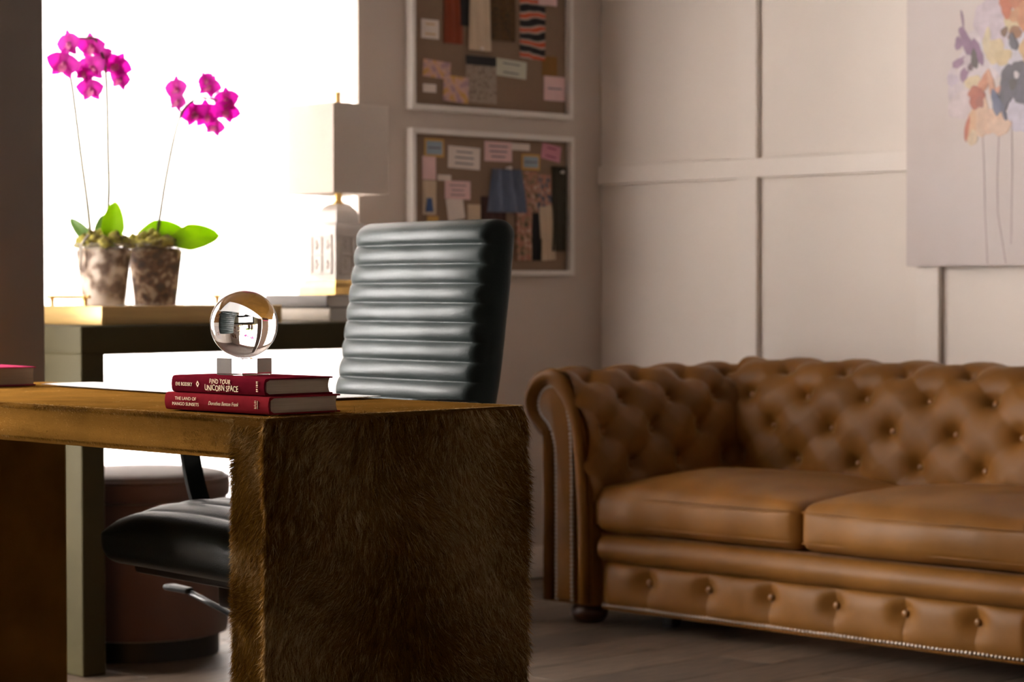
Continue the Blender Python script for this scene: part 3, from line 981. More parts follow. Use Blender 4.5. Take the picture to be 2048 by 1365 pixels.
def lettering(t, body, xc, zc, w_, h_, y, mat, shear=0.0, offset=0.0, vert=False, jitter=0.0, spacing=1.0):
    V, F = text_mesh(body, shear, offset, spacing)
    lo, hi = V.min(0), V.max(0)
    a = (V[:, 0] - (lo[0] + hi[0]) / 2) / (hi[0] - lo[0]) * w_
    c = (V[:, 1] - (lo[1] + hi[1]) / 2) / (hi[1] - lo[1]) * h_
    if jitter:
        c = c + jitter * np.sin(a / w_ * 23 + 1.0)
    dep = (V[:, 2] - lo[2]) / (hi[2] - lo[2] + 1e-9)
    if vert:
        a, c = c, -a
    W_ = np.stack([xc + a, y - 0.0003 * dep, zc + c], 1)
    return P('lettering', (W_, F), mat, t)
GILT = M('gilt_foil', (0.80, 0.58, 0.34), 0.35, metal=0.35, var=0.05, scale=60)
CR1 = M('crimson_cloth', (0.26, 0.020, 0.027), 0.55, var=0.08, scale=60, bump=0.15, bscale=900, spec=0.0)
CR2 = M('maroon_cloth', (0.15, 0.009, 0.018), 0.45, var=0.08, scale=60, bump=0.1, bscale=900, spec=0.0)
CR3 = M('raspberry_cloth', (0.33, 0.035, 0.085), 0.45, var=0.08, scale=60, bump=0.1, bscale=900, spec=0.0)
BZ = DZ + 0.0018
b1 = book('hardcover_book', 'crimson hardcover with gilt spine lettering, lower of the pair under the crystal ball', 2.388, 2.655, -3.525, -3.381, BZ, BZ + 0.0285, CR1, PAPER, rotz=math.radians(0.5))
ys = -0.072 - 0.0024
lettering(b1, 'THE LAND OF', -0.077, 0.0193, 0.056, 0.0052, ys, GILT)
lettering(b1, 'MANGO SUNSETS', -0.077, 0.0105, 0.070, 0.0052, ys, GILT)
lettering(b1, 'Dorothea Benton Frank', 0.022, 0.0140, 0.078, 0.0060, ys, GILT, shear=0.35)
def mark(t, bars):
    mb = MB()
    for (a0, a1, c0, c1) in bars:
        mb.box((a0, ys - 0.0003, c0), (a1, ys + 0.001, c1))
    P('publisher_mark', mb, GILT, t)
mark(b1, [(0.1000, 0.1046, 0.0090, 0.0100), (0.1010, 0.1046, 0.0112, 0.0120), (0.0996, 0.1040, 0.0134, 0.0143), (0.1010, 0.1050, 0.0158, 0.0168), (0.1000, 0.1044, 0.0182, 0.0192), (0.1006, 0.1040, 0.0206, 0.0214), (0.1072, 0.1081, 0.0090, 0.0216)])
b2 = book('hardcover_book', 'maroon hardcover with gilt spine title, upper of the pair under the crystal ball', 2.402, 2.642, -3.522, -3.385, BZ + 0.0287, BZ + 0.0562, CR2, PAPER, rotz=math.radians(0.2))
ys = -0.0685 - 0.0024
lettering(b2, 'EVE RODSKY', -0.0855, 0.0137, 0.044, 0.0058, ys, GILT, spacing=1.05)
lettering(b2, 'FIND YOUR', 0.009, 0.0203, 0.054, 0.0075, ys, GILT, shear=0.18, offset=0.004, jitter=0.0006, spacing=1.08)
lettering(b2, 'UNICORN SPACE', 0.013, 0.0098, 0.086, 0.0092, ys, GILT, jitter=0.0008)
dm = []
for s_ in (1.0, 0.55):
    dm.append([(-0.0490 + 0.0042 * s_ * a, 0.0148 + 0.0052 * s_ * c) for a, c in ((1, 0), (0, 1), (-1, 0), (0, -1))])
V = [(a, ys - 0.0003, z) for a, z in dm[0] + dm[1]]
P('emblem', (V, [(0, 1, 5, 4), (1, 2, 6, 5), (2, 3, 7, 6), (3, 0, 4, 7)]), GILT, b2)
mark(b2, [(0.1015, 0.1056, 0.0065, 0.0080), (0.1015, 0.1056, 0.0094, 0.0112), (0.1015, 0.1056, 0.0134, 0.0144), (0.1015, 0.1056, 0.0158, 0.0178), (0.1015, 0.1056, 0.0196, 0.0206), (0.1015, 0.1056, 0.0216, 0.0228)])
b3 = book('hardcover_book', 'raspberry hardcover lying alone at the left end of the hide desk', -0.10, 0.10, -0.085, 0.085, BZ, BZ + 0.038, CR3, PAPER)
b3.location = (1.322, -3.237, BZ)
b3.rotation_euler = (0, 0, math.radians(-90 - 8))
GREYB = M('grey_cloth', (0.16, 0.15, 0.145), 0.6, var=0.05)
BEIGEB = M('cream_cloth', (0.55, 0.50, 0.43), 0.6, var=0.05)
WPAGE = M('white_pages', (0.70, 0.67, 0.63), 0.8, var=0.08, scale=300, stretch=(0.03, 0.03, 3.0))
book('coffee_table_book', 'thick cream book on the console, bottom of the stack under the square lamp', 0.255, 0.540, -1.645, -1.425, CZ + 0.0005, CZ + 0.0378, BEIGEB, WPAGE)
book('coffee_table_book', 'grey book on the console, top of the stack directly under the square lamp', 0.262, 0.534, -1.650, -1.43, CZ + 0.0382, CZ + 0.0735, GREYB, WPAGE)

# loose sheet on the desk
SHEET = M('white_sheet', (0.80, 0.79, 0.78), 0.35, var=0.02)
pz = BZ + 0.0022
q = [(1.425, -3.142), (2.34, -3.222), (2.34, -3.022), (1.437, -3.022)]
V = [(a, c, pz) for a, c in q] + [(a, c, pz + 0.0012) for a, c in q]
sh = P('paper_sheet', (V, [(3, 2, 1, 0), (4, 5, 6, 7), (0, 1, 5, 4), (1, 2, 6, 5), (2, 3, 7, 6), (3, 0, 4, 7)]), SHEET)
tag(sh, 'long white sheet of paper lying at the chair side of the hide desk', 'paper')

# ------------------------------------------------------------------ crystal ball on its block
GL = M_glass('crystal', (1, 1, 1), 1.5)
bz = BZ + 0.0564
bxy = np.array([2.494, -3.447])
a = math.radians(4)
blk = rbox((-0.0315, -0.0315, 0), (0.0315, 0.0315, 0.0270), 0.0006, 1)
bk_ = P('crystal_block', blk, GL)
bk_.location = (bxy[0], bxy[1], bz + 0.0003)
bk_.rotation_euler = (0, 0, a)
tag(bk_, 'square clear crystal block holding up the glass ball on the maroon book', 'stand')
bm = bmesh.new()
bmesh.ops.create_uvsphere(bm, u_segments=96, v_segments=64, radius=0.0548)
me = bpy.data.meshes.new('crystal_ball')
bm.to_mesh(me); bm.free()
me.materials.append(GL)
me.polygons.foreach_set('use_smooth', np.ones(len(me.polygons), dtype=bool))
ball = bpy.data.objects.new('crystal_ball', me)
link(ball)
ball.location = (bxy[0], bxy[1], bz + 0.0003 + 0.0270 + 0.0549)
tag(ball, 'clear crystal ball resting on a glass block above the two red books', 'crystal ball')

# ------------------------------------------------------------------ square ceramic lamp
CER = M('grey_glaze', (0.70, 0.66, 0.63), 0.22, var=0.05, scale=20, coat=0.3)
lx, ly, lz = 0.452, -1.540, CZ + 0.0742
lamp = thing('table_lamp', 'square pagoda table lamp with white ceramic body, gold base and box shade', 'lamp', (lx, ly, lz))
def sqloft(levels, n=6, c=(lx, ly)):
    V, F = [], []
    for h_, z in levels:
        V += [(c[0] - h_, c[1] - h_, z), (c[0] + h_, c[1] - h_, z), (c[0] + h_, c[1] + h_, z), (c[0] - h_, c[1] + h_, z)]
    for i in range(len(levels) - 1):
        for k in range(4):
            F.append((4 * i + k, 4 * i + (k + 1) % 4, 4 * i + 4 + (k + 1) % 4, 4 * i + 4 + k))
    F += [(3, 2, 1, 0), tuple(4 * (len(levels) - 1) + k for k in range(4))]
    return V, F
P('gold_base', sqloft([(0.079, lz), (0.079, lz + 0.020), (0.070, lz + 0.032), (0.066, lz + 0.041)]), BRASS, lamp)
zb, zt = lz + 0.041, 1.124
body = P('body', sqloft([(0.060, zb), (0.060, zt), (0.0595, zt + 0.004), (0.056, zt + 0.011), (0.050, zt + 0.016), (0.044, zt + 0.018)]), CER, lamp)
P('dome', sqloft([(0.040, zt + 0.018), (0.040, zt + 0.040), (0.037, zt + 0.052), (0.030, zt + 0.063), (0.019, zt + 0.071), (0.012, zt + 0.073)]), CER, lamp)
# fretwork relief on the four faces
fw, fz = 0.046, (zb + zt) / 2
fh = (zt - zb) / 2 - 0.016
bars = [(-fw, fw, -fh, -fh + 0.006), (-fw, fw, fh - 0.006, fh), (-fw, -fw + 0.006, -fh, fh), (fw - 0.006, fw, -fh, fh), (-0.003, 0.003, -fh, fh), (-fw, fw, -0.003, 0.003)]
for sx in (-1, 1):
    for sz in (-1, 1):
        bars += [(sx * 0.024 - 0.010, sx * 0.024 + 0.010, sz * fh * 0.5 - 0.003, sz * fh * 0.5 + 0.003),
                 (sx * 0.024 - 0.003, sx * 0.024 + 0.003, sz * fh * 0.5 - 0.013, sz * fh * 0.5 + 0.013)]
for face in range(4):
    mb = MB()
    for (a0, a1, c0, c1) in bars:
        V, F = rbox((a0, -0.0632, fz + c0), (a1, -0.0595, fz + c1), 0.001, 1)
        an = face * PI / 2
        mb.add([(lx + v[0] * math.cos(an) - v[1] * math.sin(an), ly + v[0] * math.sin(an) + v[1] * math.cos(an), v[2]) for v in V], F)
    P('fretwork', mb, CER, body)
P('neck', lathe([(0.016, zt + 0.072), (0.016, zt + 0.076), (0.010, zt + 0.079), (0.010, zt + 0.12)], 18, (lx, ly, 0)), BRASS, lamp, smooth=40)
SHADE = M('linen_shade', (0.74, 0.66, 0.59), 0.9, var=0.04, scale=200, translucent=0.015)
S0, S1, hs = 1.222, 1.470, 0.100
mb = MB()
for k in range(4):
    an = k * PI / 2
    V, F = rbox((-hs, -hs, S0), (hs - 0.0012, -hs + 0.0012, S1))
    mb.add([(lx + v[0] * math.cos(an) - v[1] * math.sin(an), ly + v[0] * math.sin(an) + v[1] * math.cos(an), v[2]) for v in V], F)
shd = P('lamp_shade', mb, SHADE, lamp)
for z in (S0, S1 - 0.006):
    mb = MB()
    for k in range(4):
        an = k * PI / 2
        V, F = rbox((-hs - 0.0008, -hs - 0.0008, z), (hs, -hs, z + 0.006))
        mb.add([(lx + v[0] * math.cos(an) - v[1] * math.sin(an), ly + v[0] * math.sin(an) + v[1] * math.cos(an), v[2]) for v in V], F)
    P('trim_band', mb, SHADE, shd)
mb = MB()
mb.tube([(lx - hs, ly, S1 - 0.008), (lx + hs, ly, S1 - 0.008)], 0.0018, 6)
mb.tube([(lx, ly - hs, S1 - 0.008), (lx, ly + hs, S1 - 0.008)], 0.0018, 6)
mb.tube([(lx, ly, zt + 0.12), (lx, ly, S1)], 0.003, 8)
P('harp', mb, BRASS, lamp, smooth=40)
P('finial', lathe([(0.004, S1), (0.0075, S1 + 0.003), (0.0075, S1 + 0.030), (0.0085, S1 + 0.032), (0.0085, S1 + 0.038), (0.005, S1 + 0.040)], 16, (lx, ly, 0)), BRASS, lamp, smooth=40)
P('bulb', lathe([(0.012, zt + 0.12), (0.013, zt + 0.14), (0.028, zt + 0.175), (0.030, zt + 0.19), (0.022, zt + 0.21), (0.002, zt + 0.22)], 18, (lx, ly, 0)), M('bulb_glass', (0.8, 0.78, 0.74), 0.3), lamp, smooth='all')

# ------------------------------------------------------------------ potted orchids
R_ = np.array([0.6963, 0.7178, 0.0])      # across the window as one stands at the desk
Fw = np.array([-0.7178, 0.6963, 0.0])     # towards the window
POT = M_clear('clear_pot', 0.76, (0.86, 0.80, 0.76), kind='cloth')
BARK = M_pattern('bark_and_roots', [srgb(84, 60, 46), srgb(176, 156, 138), srgb(226, 216, 204), srgb(240, 234, 226)], 26)
BARKD = M_pattern('bark_and_roots_dark', [srgb(36, 26, 20), srgb(92, 60, 48), srgb(120, 92, 74), srgb(206, 190, 170)], 42)
MOSS = M('moss', (0.46, 0.43, 0.06), 0.9, col2=(0.15, 0.11, 0.035), scale=45, bump=0.8, bscale=160)
LEAF = M('orchid_leaf', (0.42, 0.62, 0.015), 0.35, col2=(0.30, 0.50, 0.010), scale=16, translucent=0.72)
LEAFP = M('orchid_leaf_pale', (0.26, 0.40, 0.14), 0.4, col2=(0.16, 0.28, 0.08), scale=16, translucent=0.5)
STEM = M('orchid_stem', (0.10, 0.085, 0.02), 0.5, var=0.2)
PETAL = M('magenta_petal', (0.56, 0.006, 0.36), 0.6, col2=(0.40, 0.008, 0.27), scale=30, translucent=0.55)
LIP = M('pale_lip', (0.62, 0.16, 0.36), 0.5, var=0.1, translucent=0.4)
ROOT = M('air_root', (0.45, 0.42, 0.36), 0.6, var=0.15)
def petal_mesh(name, L, W, cup, mat, pw=0.7):
    U = np.linspace(0, 1, 7); Vv = np.linspace(-1, 1, 5)
    G = np.zeros((7, 5, 3))
    for i, u in enumerate(U):
        wd = W * (np.sin(PI * min(1, 0.06 + 0.94 * u) ** pw) ** 0.75 + 0.04)
        for k, v in enumerate(Vv):
            G[i, k] = (v * wd, u * L, cup * (u * u) * L + 0.18 * wd * v * v)
    return mesh_data(name, *gridVF(G), mat, smooth='all')
PW_ = petal_mesh('petal', 0.031, 0.0165, 0.10, PETAL)
PN_ = petal_mesh('petal', 0.028, 0.0095, 0.06, PETAL)
PLIP = petal_mesh('lip', 0.016, 0.007, 0.7, LIP)
CORE = mesh_data('flower', *lathe([(0.0005, -0.004), (0.003, -0.002), (0.0038, 0.002), (0.0025, 0.006), (0.0005, 0.007)], 10), LIP, smooth='all')
def flower(parent, p, face, sc=1.0, spin=0.0):
    q = Vector(face).to_track_quat('Z', 'Y')
    m = q.to_matrix() @ Matrix.Rotation(spin, 3, 'Z')
    o = inst('flower', CORE, parent, p, m, (sc, sc, sc))
    for an, me_ in ((0, PN_), (72 + 8, PW_), (-72 - 8, PW_), (142, PN_), (-142, PN_)):
        inst('petal', me_, o, (0, 0, 0), Matrix.Rotation(math.radians(an), 3, 'Z'))
    inst('lip', PLIP, o, (0, 0, 0.002), Matrix.Rotation(PI, 3, 'Z'))
    return o
def leaf(parent, p0, direction, L, W, arch, mat, twist=0.0, fold=0.25, upv=(0, 0, 1)):
    d = np.array(direction, float); d /= np.linalg.norm(d)
    upv = np.array(upv, float)
    s = np.cross(d, upv); s /= np.linalg.norm(s)
    nrm = np.cross(s, d)
    s, nrm = s * math.cos(twist) + nrm * math.sin(twist), nrm * math.cos(twist) - s * math.sin(twist)
    U = np.linspace(0, 1, 16); Vv = np.linspace(-1, 1, 9)
    rows = []
    for thick in (0, 1):
        G = np.zeros((16, 9, 3))
        for i, u in enumerate(U):
            wd = W / 2 * (max(0.0, math.sin(PI * (0.10 + 0.90 * u) ** 0.85)) ** 0.6 + 0.02) * (0.55 + 0.45 * min(1, u * 2.5))
            c = np.array(p0) + d * L * u + nrm * arch * L * (4 * u * (1 - u)) * 0.5 - nrm * max(0, arch) * L * u * u * 0.6
            for k, v in enumerate(Vv):
                G[i, k] = c + s * v * wd + nrm * (fold * wd * abs(v) - thick * 0.0012)
        rows.append(G)
    mb = MB(); mb.add(*gridVF(rows[0])); V2, F2 = gridVF(rows[1]); mb.add(V2, [f[::-1] for f in F2])
    return P('leaf', mb, mat, parent, smooth='all')
def orchid(label, cx_, cy_, bark, seed):
    base = 0.9082
    t = thing('potted_orchid', label, 'plant', (cx_, cy_, base), group='orchids on the tray')
    c = (cx_, cy_, base)
    P('pot', lathe([(0.054, 0.004), (0.056, 0.006), (0.0735, 0.158), (0.0765, 0.160), (0.0765, 0.168), (0.074, 0.170), (0.0725, 0.164)], 40, c, cap=False), POT, t, smooth=50)
    P('saucer', lathe([(0.002, 0.0), (0.066, 0.0005), (0.076, 0.010), (0.0745, 0.0105), (0.065, 0.0030), (0.002, 0.0028)], 40, c, cap=False), POT, t, smooth=50)
    P('potting_bark', lathe([(0.003, 0.006), (0.0535, 0.0065), (0.0705, 0.150), (0.062, 0.158), (0.003, 0.162)], 40, c), bark, t, smooth=50)
    r = np.random.default_rng(seed)
    mb = MB()
    for _ in range(80):
        a, rr = r.uniform(0, 6.28), 0.068 * math.sqrt(r.random())
        s_ = r.uniform(0.010, 0.019)
        V, F = lathe([(0.002, -0.5), (0.8, -0.35), (1.0, 0.0), (0.75, 0.5), (0.25, 0.8), (0.01, 0.86)], 7)
        jit = r.normal(1, 0.12, (len(V), 1))
        V = np.array(V) * jit * s_ + [cx_ + rr * math.cos(a), cy_ + rr * math.sin(a), base + 0.166 + 0.030 * (1 - (rr / 0.070) ** 2) * r.random() + r.uniform(-0.004, 0.008)]
        mb.add(V, F)
    P('moss', mb, MOSS, t, smooth='all', kind='stuff')
    return t, np.array(c)
def stem(parent, pts, r0=0.0042, r1=0.0030):
    pts = np.array(pts)
    c = np.stack([catmull(np.stack([pts[:, k], pts[:, 2]], 1), np.linspace(0, len(pts) - 1, 40))[:, 0] for k in (0, 1, 2)], 1)
    o = P('stem', tube(c, np.linspace(r0, r1, 40), 8), STEM, parent, smooth='all')
    for f in (12, 24):
        mb = lathe([(0.0028, -0.005), (0.0042, 0.0), (0.0026, 0.008)], 8, c[f])
        P('node', mb, STEM, o, smooth='all')
    return c
face0 = np.array([0.45, -0.80, 0.05])
def fdir(r):
    return face0 * r.uniform(0.5, 1) + R_ * r.normal(0, 0.45) - Fw * 0.35 + np.array([0, 0, r.normal(-0.05, 0.25)])
ra = np.random.default_rng(5)
o1, c1 = orchid('left orchid in a pale clear pot with two tall stems of magenta flowers', 0.405, -2.292, BARK, 1)
leaf(o1, c1 + [0, 0, 0.165] - R_ * 0.02, -R_ * 0.75 + np.array([0, 0, 0.75]) + Fw * 0.1, 0.100, 0.034, 0.15, LEAFP, upv=-Fw)
leaf(o1, c1 + [0, 0, 0.165] - R_ * 0.006 + Fw * 0.02, R_ * 0.0 + np.array([0, 0, 1.0]) + Fw * 0.25, 0.085, 0.044, 0.1, LEAFP, upv=-Fw)
leaf(o1, c1 + [0, 0, 0.160] + R_ * 0.026 - Fw * 0.02, R_ * 0.06 + np.array([0, 0, 1.0]), 0.118, 0.060, 0.08, LEAF, upv=-Fw)
s1 = stem(o1, [c1 + [0, 0, 0.15] - R_ * 0.03, (0.42, -2.351, 1.175), (0.42, -2.37, 1.30), (0.42, -2.394, 1.468), (0.42, -2.408, 1.55), (0.43, -2.395, 1.595), (0.45, -2.36, 1.60)])
for (y_, z_, sc) in ((-2.409, 1.583, 1.0), (-2.427, 1.532, 1.08), (-2.367, 1.512, 0.7)):
    flower(o1, (0.43, y_, z_), fdir(ra), sc * 1.4, ra.normal(0, 0.3))
s2 = stem(o1, [c1 + [0, 0, 0.15] + R_ * 0.0, (0.42, -2.286, 1.19), (0.42, -2.287, 1.32), (0.42, -2.292, 1.512), (0.42, -2.31, 1.575), (0.43, -2.33, 1.60), (0.43, -2.35, 1.605)])
for (y_, z_, sc) in ((-2.332, 1.585, 0.95), (-2.329, 1.530, 1.1), (-2.262, 1.538, 1.0), (-2.340, 1.474, 0.95), (-2.249, 1.506, 0.9), (-2.29, 1.56, 0.8)):
    flower(o1, (0.425 + ra.normal(0, 0.012), y_, z_), fdir(ra), sc * 1.4, ra.normal(0, 0.3))
P('air_root', tube([c1 + [0, 0, 0.17] - R_ * 0.04, c1 + [0, 0, 0.185] - R_ * 0.07, c1 + [0, 0, 0.182] - R_ * 0.10], [0.003, 0.0025, 0.0015], 8), ROOT, o1, smooth='all')
P('air_root', tube([c1 + [0, 0, 0.175] - R_ * 0.02 - Fw * 0.05, c1 + [0, 0, 0.19] - R_ * 0.028 - Fw * 0.066, c1 + [0, 0, 0.165] - R_ * 0.045 - Fw * 0.070, c1 + [0, 0, 0.10] - R_ * 0.05 - Fw * 0.062], [0.0035, 0.0035, 0.003, 0.002], 8), ROOT, o1, smooth='all')
o2, c2 = orchid('right orchid with one bent magenta flower stem and broad leaves drooping to the right', 0.405, -2.130, BARKD, 2)
leaf(o2, c2 + [0, 0, 0.175] + R_ * 0.045 - Fw * 0.03, R_ * 1.0 + np.array([0, 0, 0.14]), 0.130, 0.072, 0.10, LEAF, twist=0.3, upv=-Fw)
leaf(o2, c2 + [0, 0, 0.188] - R_ * 0.045, R_ * 1.0 + np.array([0, 0, 0.16]) - Fw * 0.05, 0.125, 0.068, 0.12, LEAF, twist=0.3, upv=-Fw)
s3 = stem(o2, [c2 + [0, 0, 0.15], (0.42, -2.124, 1.154), (0.42, -2.105, 1.25), (0.42, -2.083, 1.34), (0.425, -2.064, 1.41), (0.425, -2.035, 1.45), (0.425, -1.99, 1.47), (0.425, -1.94, 1.465)])
for (y_, z_, sc) in ((-2.053, 1.49, 1.0), (-1.945, 1.503, 0.9), (-1.982, 1.518, 0.6), (-2.020, 1.425, 0.95), (-1.973, 1.428, 1.05), (-1.906, 1.469, 0.95), (-1.908, 1.439, 0.9), (-1.936, 1.398, 0.8), (-2.07, 1.455, 0.8)):
    flower(o2, (0.425 + ra.normal(0, 0.012), y_, z_), fdir(ra), sc * 1.4, ra.normal(0, 0.3))

# ------------------------------------------------------------------ pin boards
LINEN = M('linen_board', (0.235, 0.155, 0.100), 0.9, var=0.10, scale=300, bump=0.3, bscale=700)
def pinboard(label, y0, y1, z0, z1):
    t = thing('pinboard', label, 'pinboard', (0.001, (y0 + y1) / 2, z0), group='framed pinboards')
    BX('linen_panel', (0.001, y0 + 0.01, z0 + 0.01), (0.012, y1 - 0.01, z1 - 0.01), LINEN, t, r=0)
    f, d = 0.017, 0.034
    BX('frame_rail', (0.001, y0, z0), (d, y1, z0 + f), WHITE, t, r=0.0015, seg=1)
    BX('frame_rail', (0.001, y0, z1 - f), (d, y1, z1), WHITE, t, r=0.0015, seg=1)
    BX('frame_stile', (0.001, y0, z0 + f), (d, y0 + f, z1 - f), WHITE, t, r=0.0015, seg=1)
    BX('frame_stile', (0.001, y1 - f, z0 + f), (d, y1, z1 - f), WHITE, t, r=0.0015, seg=1)
pinboard('lower of two white-framed linen pinboards, half hidden by the office chair', -0.888, -0.164, 1.000, 1.462)
pinboard('upper of two white-framed linen pinboards, cut off by the top of the view', -0.888, -0.168, 1.520, 1.985)
INK = M('faded_ink', (0.14, 0.12, 0.15), 0.8)
PINM = M('pin_head', (0.78, 0.72, 0.66), 0.35, var=0.02)
def sheet(name, label, cat, y, z, w_, h_, mat, rot=0.0, wave=0.0, lines=0, layer=0, border=None, header=None, pin=None, group=None, taper=1.0, ink=None):
    """a card or a piece of cloth pinned flat on a board"""
    x0 = 0.0128 + 0.0016 * layer
    t = thing(name, label, cat, (x0, y, z), 0, group, local=True)
    t.rotation_euler = (rot, 0, 0)
    nu, nv = (14, 10) if wave else (2, 2)
    a = np.linspace(-0.5, 0.5, nu); c = np.linspace(-0.5, 0.5, nv)
    A, C = np.meshgrid(a, c, indexing='ij')
    tp = 1 - (1 - taper) * (0.5 + C)
    Yv, Zv = A * w_ * tp, C * h_
    Xf = 0.0012 + (wave * (1 + np.sin(A * 16 + 2 * C + y * 40)) if wave else 0 * A)
    fr = np.stack([Xf, Yv, Zv], -1)
    bk2 = np.stack([Xf * 0, Yv, Zv], -1)
    mb = MB(); mb.add(*gridVF(fr)); V2, F2 = gridVF(bk2); mb.add(V2, [f[::-1] for f in F2])
    n = nu * nv
    ring = [i * nv for i in range(nu)] + [(nu - 1) * nv + k for k in range(1, nv)] + [i * nv + nv - 1 for i in range(nu - 2, -1, -1)] + [k for k in range(nv - 2, 0, -1)]
    m = len(ring)
    mb.F += [(ring[i], ring[(i + 1) % m], ring[(i + 1) % m] + n, ring[i] + n) for i in range(m)]
    P('cloth' if wave else 'card', mb, mat, t, smooth=50)
    if border is not None:
        e = 0.008
        P('centre_field', rbox((0.0012, -w_ / 2 + e, -h_ / 2 + e), (0.0016, w_ / 2 - e, h_ / 2 - e)), border, t)
    if header is not None:
        P('header_band', rbox((0.0012, -w_ / 2 + 0.001, h_ * 0.30), (0.0017, w_ / 2 - 0.001, h_ * 0.5 - 0.001)), header, t)
    for k in range(lines):
        zz_ = h_ * 0.26 - k * h_ * 0.52 / max(1, lines - 1) if lines > 1 else 0
        ww = w_ * random.uniform(0.22, 0.36)
        P('ink_line', rbox((0.0016, -ww, zz_ - 0.0022), (0.0019, ww, zz_ + 0.0022)), ink or INK, t)
    if pin is not None:
        P('pin', tube([(0.001, pin[0], pin[1]), (0.006 + wave * 2, pin[0], pin[1]), (0.010 + wave * 2, pin[0], pin[1])], [0.002, 0.006, 0.005], 10), PINM, t, smooth=40)
    return t
cm = lambda n_, r, g, b_, **k: M(n_, srgb(r, g, b_), 0.8, var=0.05, **k)
WCARD = cm('white_card', 226, 214, 206)
PCARD = cm('pink_card', 226, 190, 190)
BCARD = cm('pale_blue_card', 150, 168, 184)
YEL = cm('mustard_paper', 202, 160, 84)
CREAM = cm('cream_cloth_swatch', 206, 184, 158)
RUST = cm('rust_leather_swatch', 128, 50, 14)
BLK = cm('black_cloth_swatch', 30, 28, 30)
OLV = cm('dark_olive_cloth', 52, 46, 30)
UMB = M_pattern('umber_weave', [srgb(70, 46, 18), srgb(96, 66, 24), srgb(60, 44, 22)], 60)
IKAT = M_pattern('ikat_cloth', [srgb(24, 22, 26), srgb(40, 34, 36), srgb(196, 182, 172), srgb(200, 80, 30)], 7, 'bands')
FLOR = M_pattern('floral_cloth', [srgb(60, 62, 40), srgb(190, 160, 130), srgb(150, 52, 44), srgb(206, 182, 160)], 55)
BLFL = M_pattern('blue_floral_cloth', [srgb(52, 62, 84), srgb(150, 146, 146), srgb(190, 96, 46), srgb(190, 176, 160)], 60)
GREYP = M_pattern('grey_print', [srgb(120, 104, 92), srgb(176, 160, 144), srgb(140, 122, 108)], 60)
CHAM = cm('chambray_cloth', 98, 108, 132, scale=30)
YPINK = M_pattern('pink_yellow_print', [srgb(206, 160, 76), srgb(212, 166, 150), srgb(206, 170, 160), srgb(170, 140, 150)], 34)
G1, G2 = 'scraps on the upper pinboard', 'scraps on the lower pinboard'
sheet('note_card', 'white card with a yellow spot, at the left edge of the upper pinboard', 'card', -0.794, 1.776, 0.074, 0.060, WCARD, group=G1, lines=2, ink=YEL)
sheet('fabric_swatch', 'rust brown leather strip hanging on the upper pinboard', 'swatch', -0.695, 1.845, 0.082, 0.215, RUST, group=G1, wave=0.002)
sheet('fabric_swatch', 'narrow black strip beside the rust strip on the upper pinboard', 'swatch', -0.648, 1.87, 0.040, 0.145, BLK, group=G1, wave=0.002, layer=1)
sheet('fabric_swatch', 'long cream cloth strip pinned at the middle of the upper pinboard', 'swatch', -0.585, 1.840, 0.094, 0.235, CREAM, group=G1, wave=0.003, layer=3, pin=(0.0, -0.112), taper=0.9)
sheet('fabric_swatch', 'dark umber woven square on the upper pinboard, right of the cream strip', 'swatch', -0.477, 1.836, 0.106, 0.150, UMB, group=G1, wave=0.002)
sheet('fabric_swatch', 'black, white and orange ikat strip on the upper pinboard', 'swatch', -0.342, 1.832, 0.114, 0.243, IKAT, group=G1, wave=0.002)
sheet('note_card', 'pale pink note at the top right of the upper pinboard', 'card', -0.278, 1.925, 0.084, 0.066, PCARD, group=G1, layer=5)
sheet('note_card', 'wide pink and yellow printed note at the lower left of the upper pinboard', 'card', -0.766, 1.651, 0.116, 0.055, YPINK, group=G1, rot=-0.06)
sheet('note_card', 'tiny white label in the lower left corner of the upper pinboard', 'card', -0.797, 1.590, 0.055, 0.026, WCARD, group=G1)
sheet('note_card', 'square pink and yellow printed note low on the upper pinboard', 'card', -0.687, 1.593, 0.108, 0.083, YPINK, group=G1, layer=2, rot=-0.05)
sheet('print_sheet', 'grey patterned sheet with a dark header band on the upper pinboard', 'sheet', -0.575, 1.630, 0.136, 0.152, GREYP, group=G1, layer=1, header=BLK)
sheet('note_card', 'pale green white card with two text lines on the upper pinboard', 'card', -0.439, 1.674, 0.138, 0.056, cm('sage_card', 196, 196, 178), group=G1, lines=2, rot=-0.05)
sheet('fabric_swatch', 'ochre brown square below the ikat strip on the upper pinboard', 'swatch', -0.262, 1.693, 0.070, 0.066, cm('ochre_cloth', 132, 94, 40), group=G1)
sheet('note_card', 'pink white card in the lower right corner of the upper pinboard', 'card', -0.240, 1.620, 0.098, 0.080, PCARD, group=G1, layer=1, lines=1)
sheet('note_card', 'pale blue card with mustard border at the top left of the lower pinboard', 'card', -0.778, 1.403, 0.083, 0.058, YEL, group=G2, border=BCARD, lines=1)
sheet('note_card', 'large white card with three lines of writing on the lower pinboard', 'card', -0.649, 1.376, 0.138, 0.070, WCARD, group=G2, lines=3, rot=-0.03)
sheet('note_card', 'pink card with three lines of writing at the top of the lower pinboard', 'card', -0.498, 1.402, 0.122, 0.064, PCARD, group=G2, lines=3)
sheet('note_card', 'slim white label right of the pink card on the lower pinboard', 'card', -0.398, 1.421, 0.082, 0.022, WCARD, group=G2, layer=1)
sheet('note_card', 'pale blue card with mustard border at the right half of the lower pinboard', 'card', -0.350, 1.373, 0.083, 0.052, YEL, group=G2, border=BCARD, lines=1)
sheet('note_card', 'tilted rose card with dark pink writing at the top right of the lower pinboard', 'card', -0.255, 1.408, 0.088, 0.052, cm('rose_card', 206, 140, 156), group=G2, lines=2, rot=-0.16, ink=cm('pink_ink', 130, 40, 80))
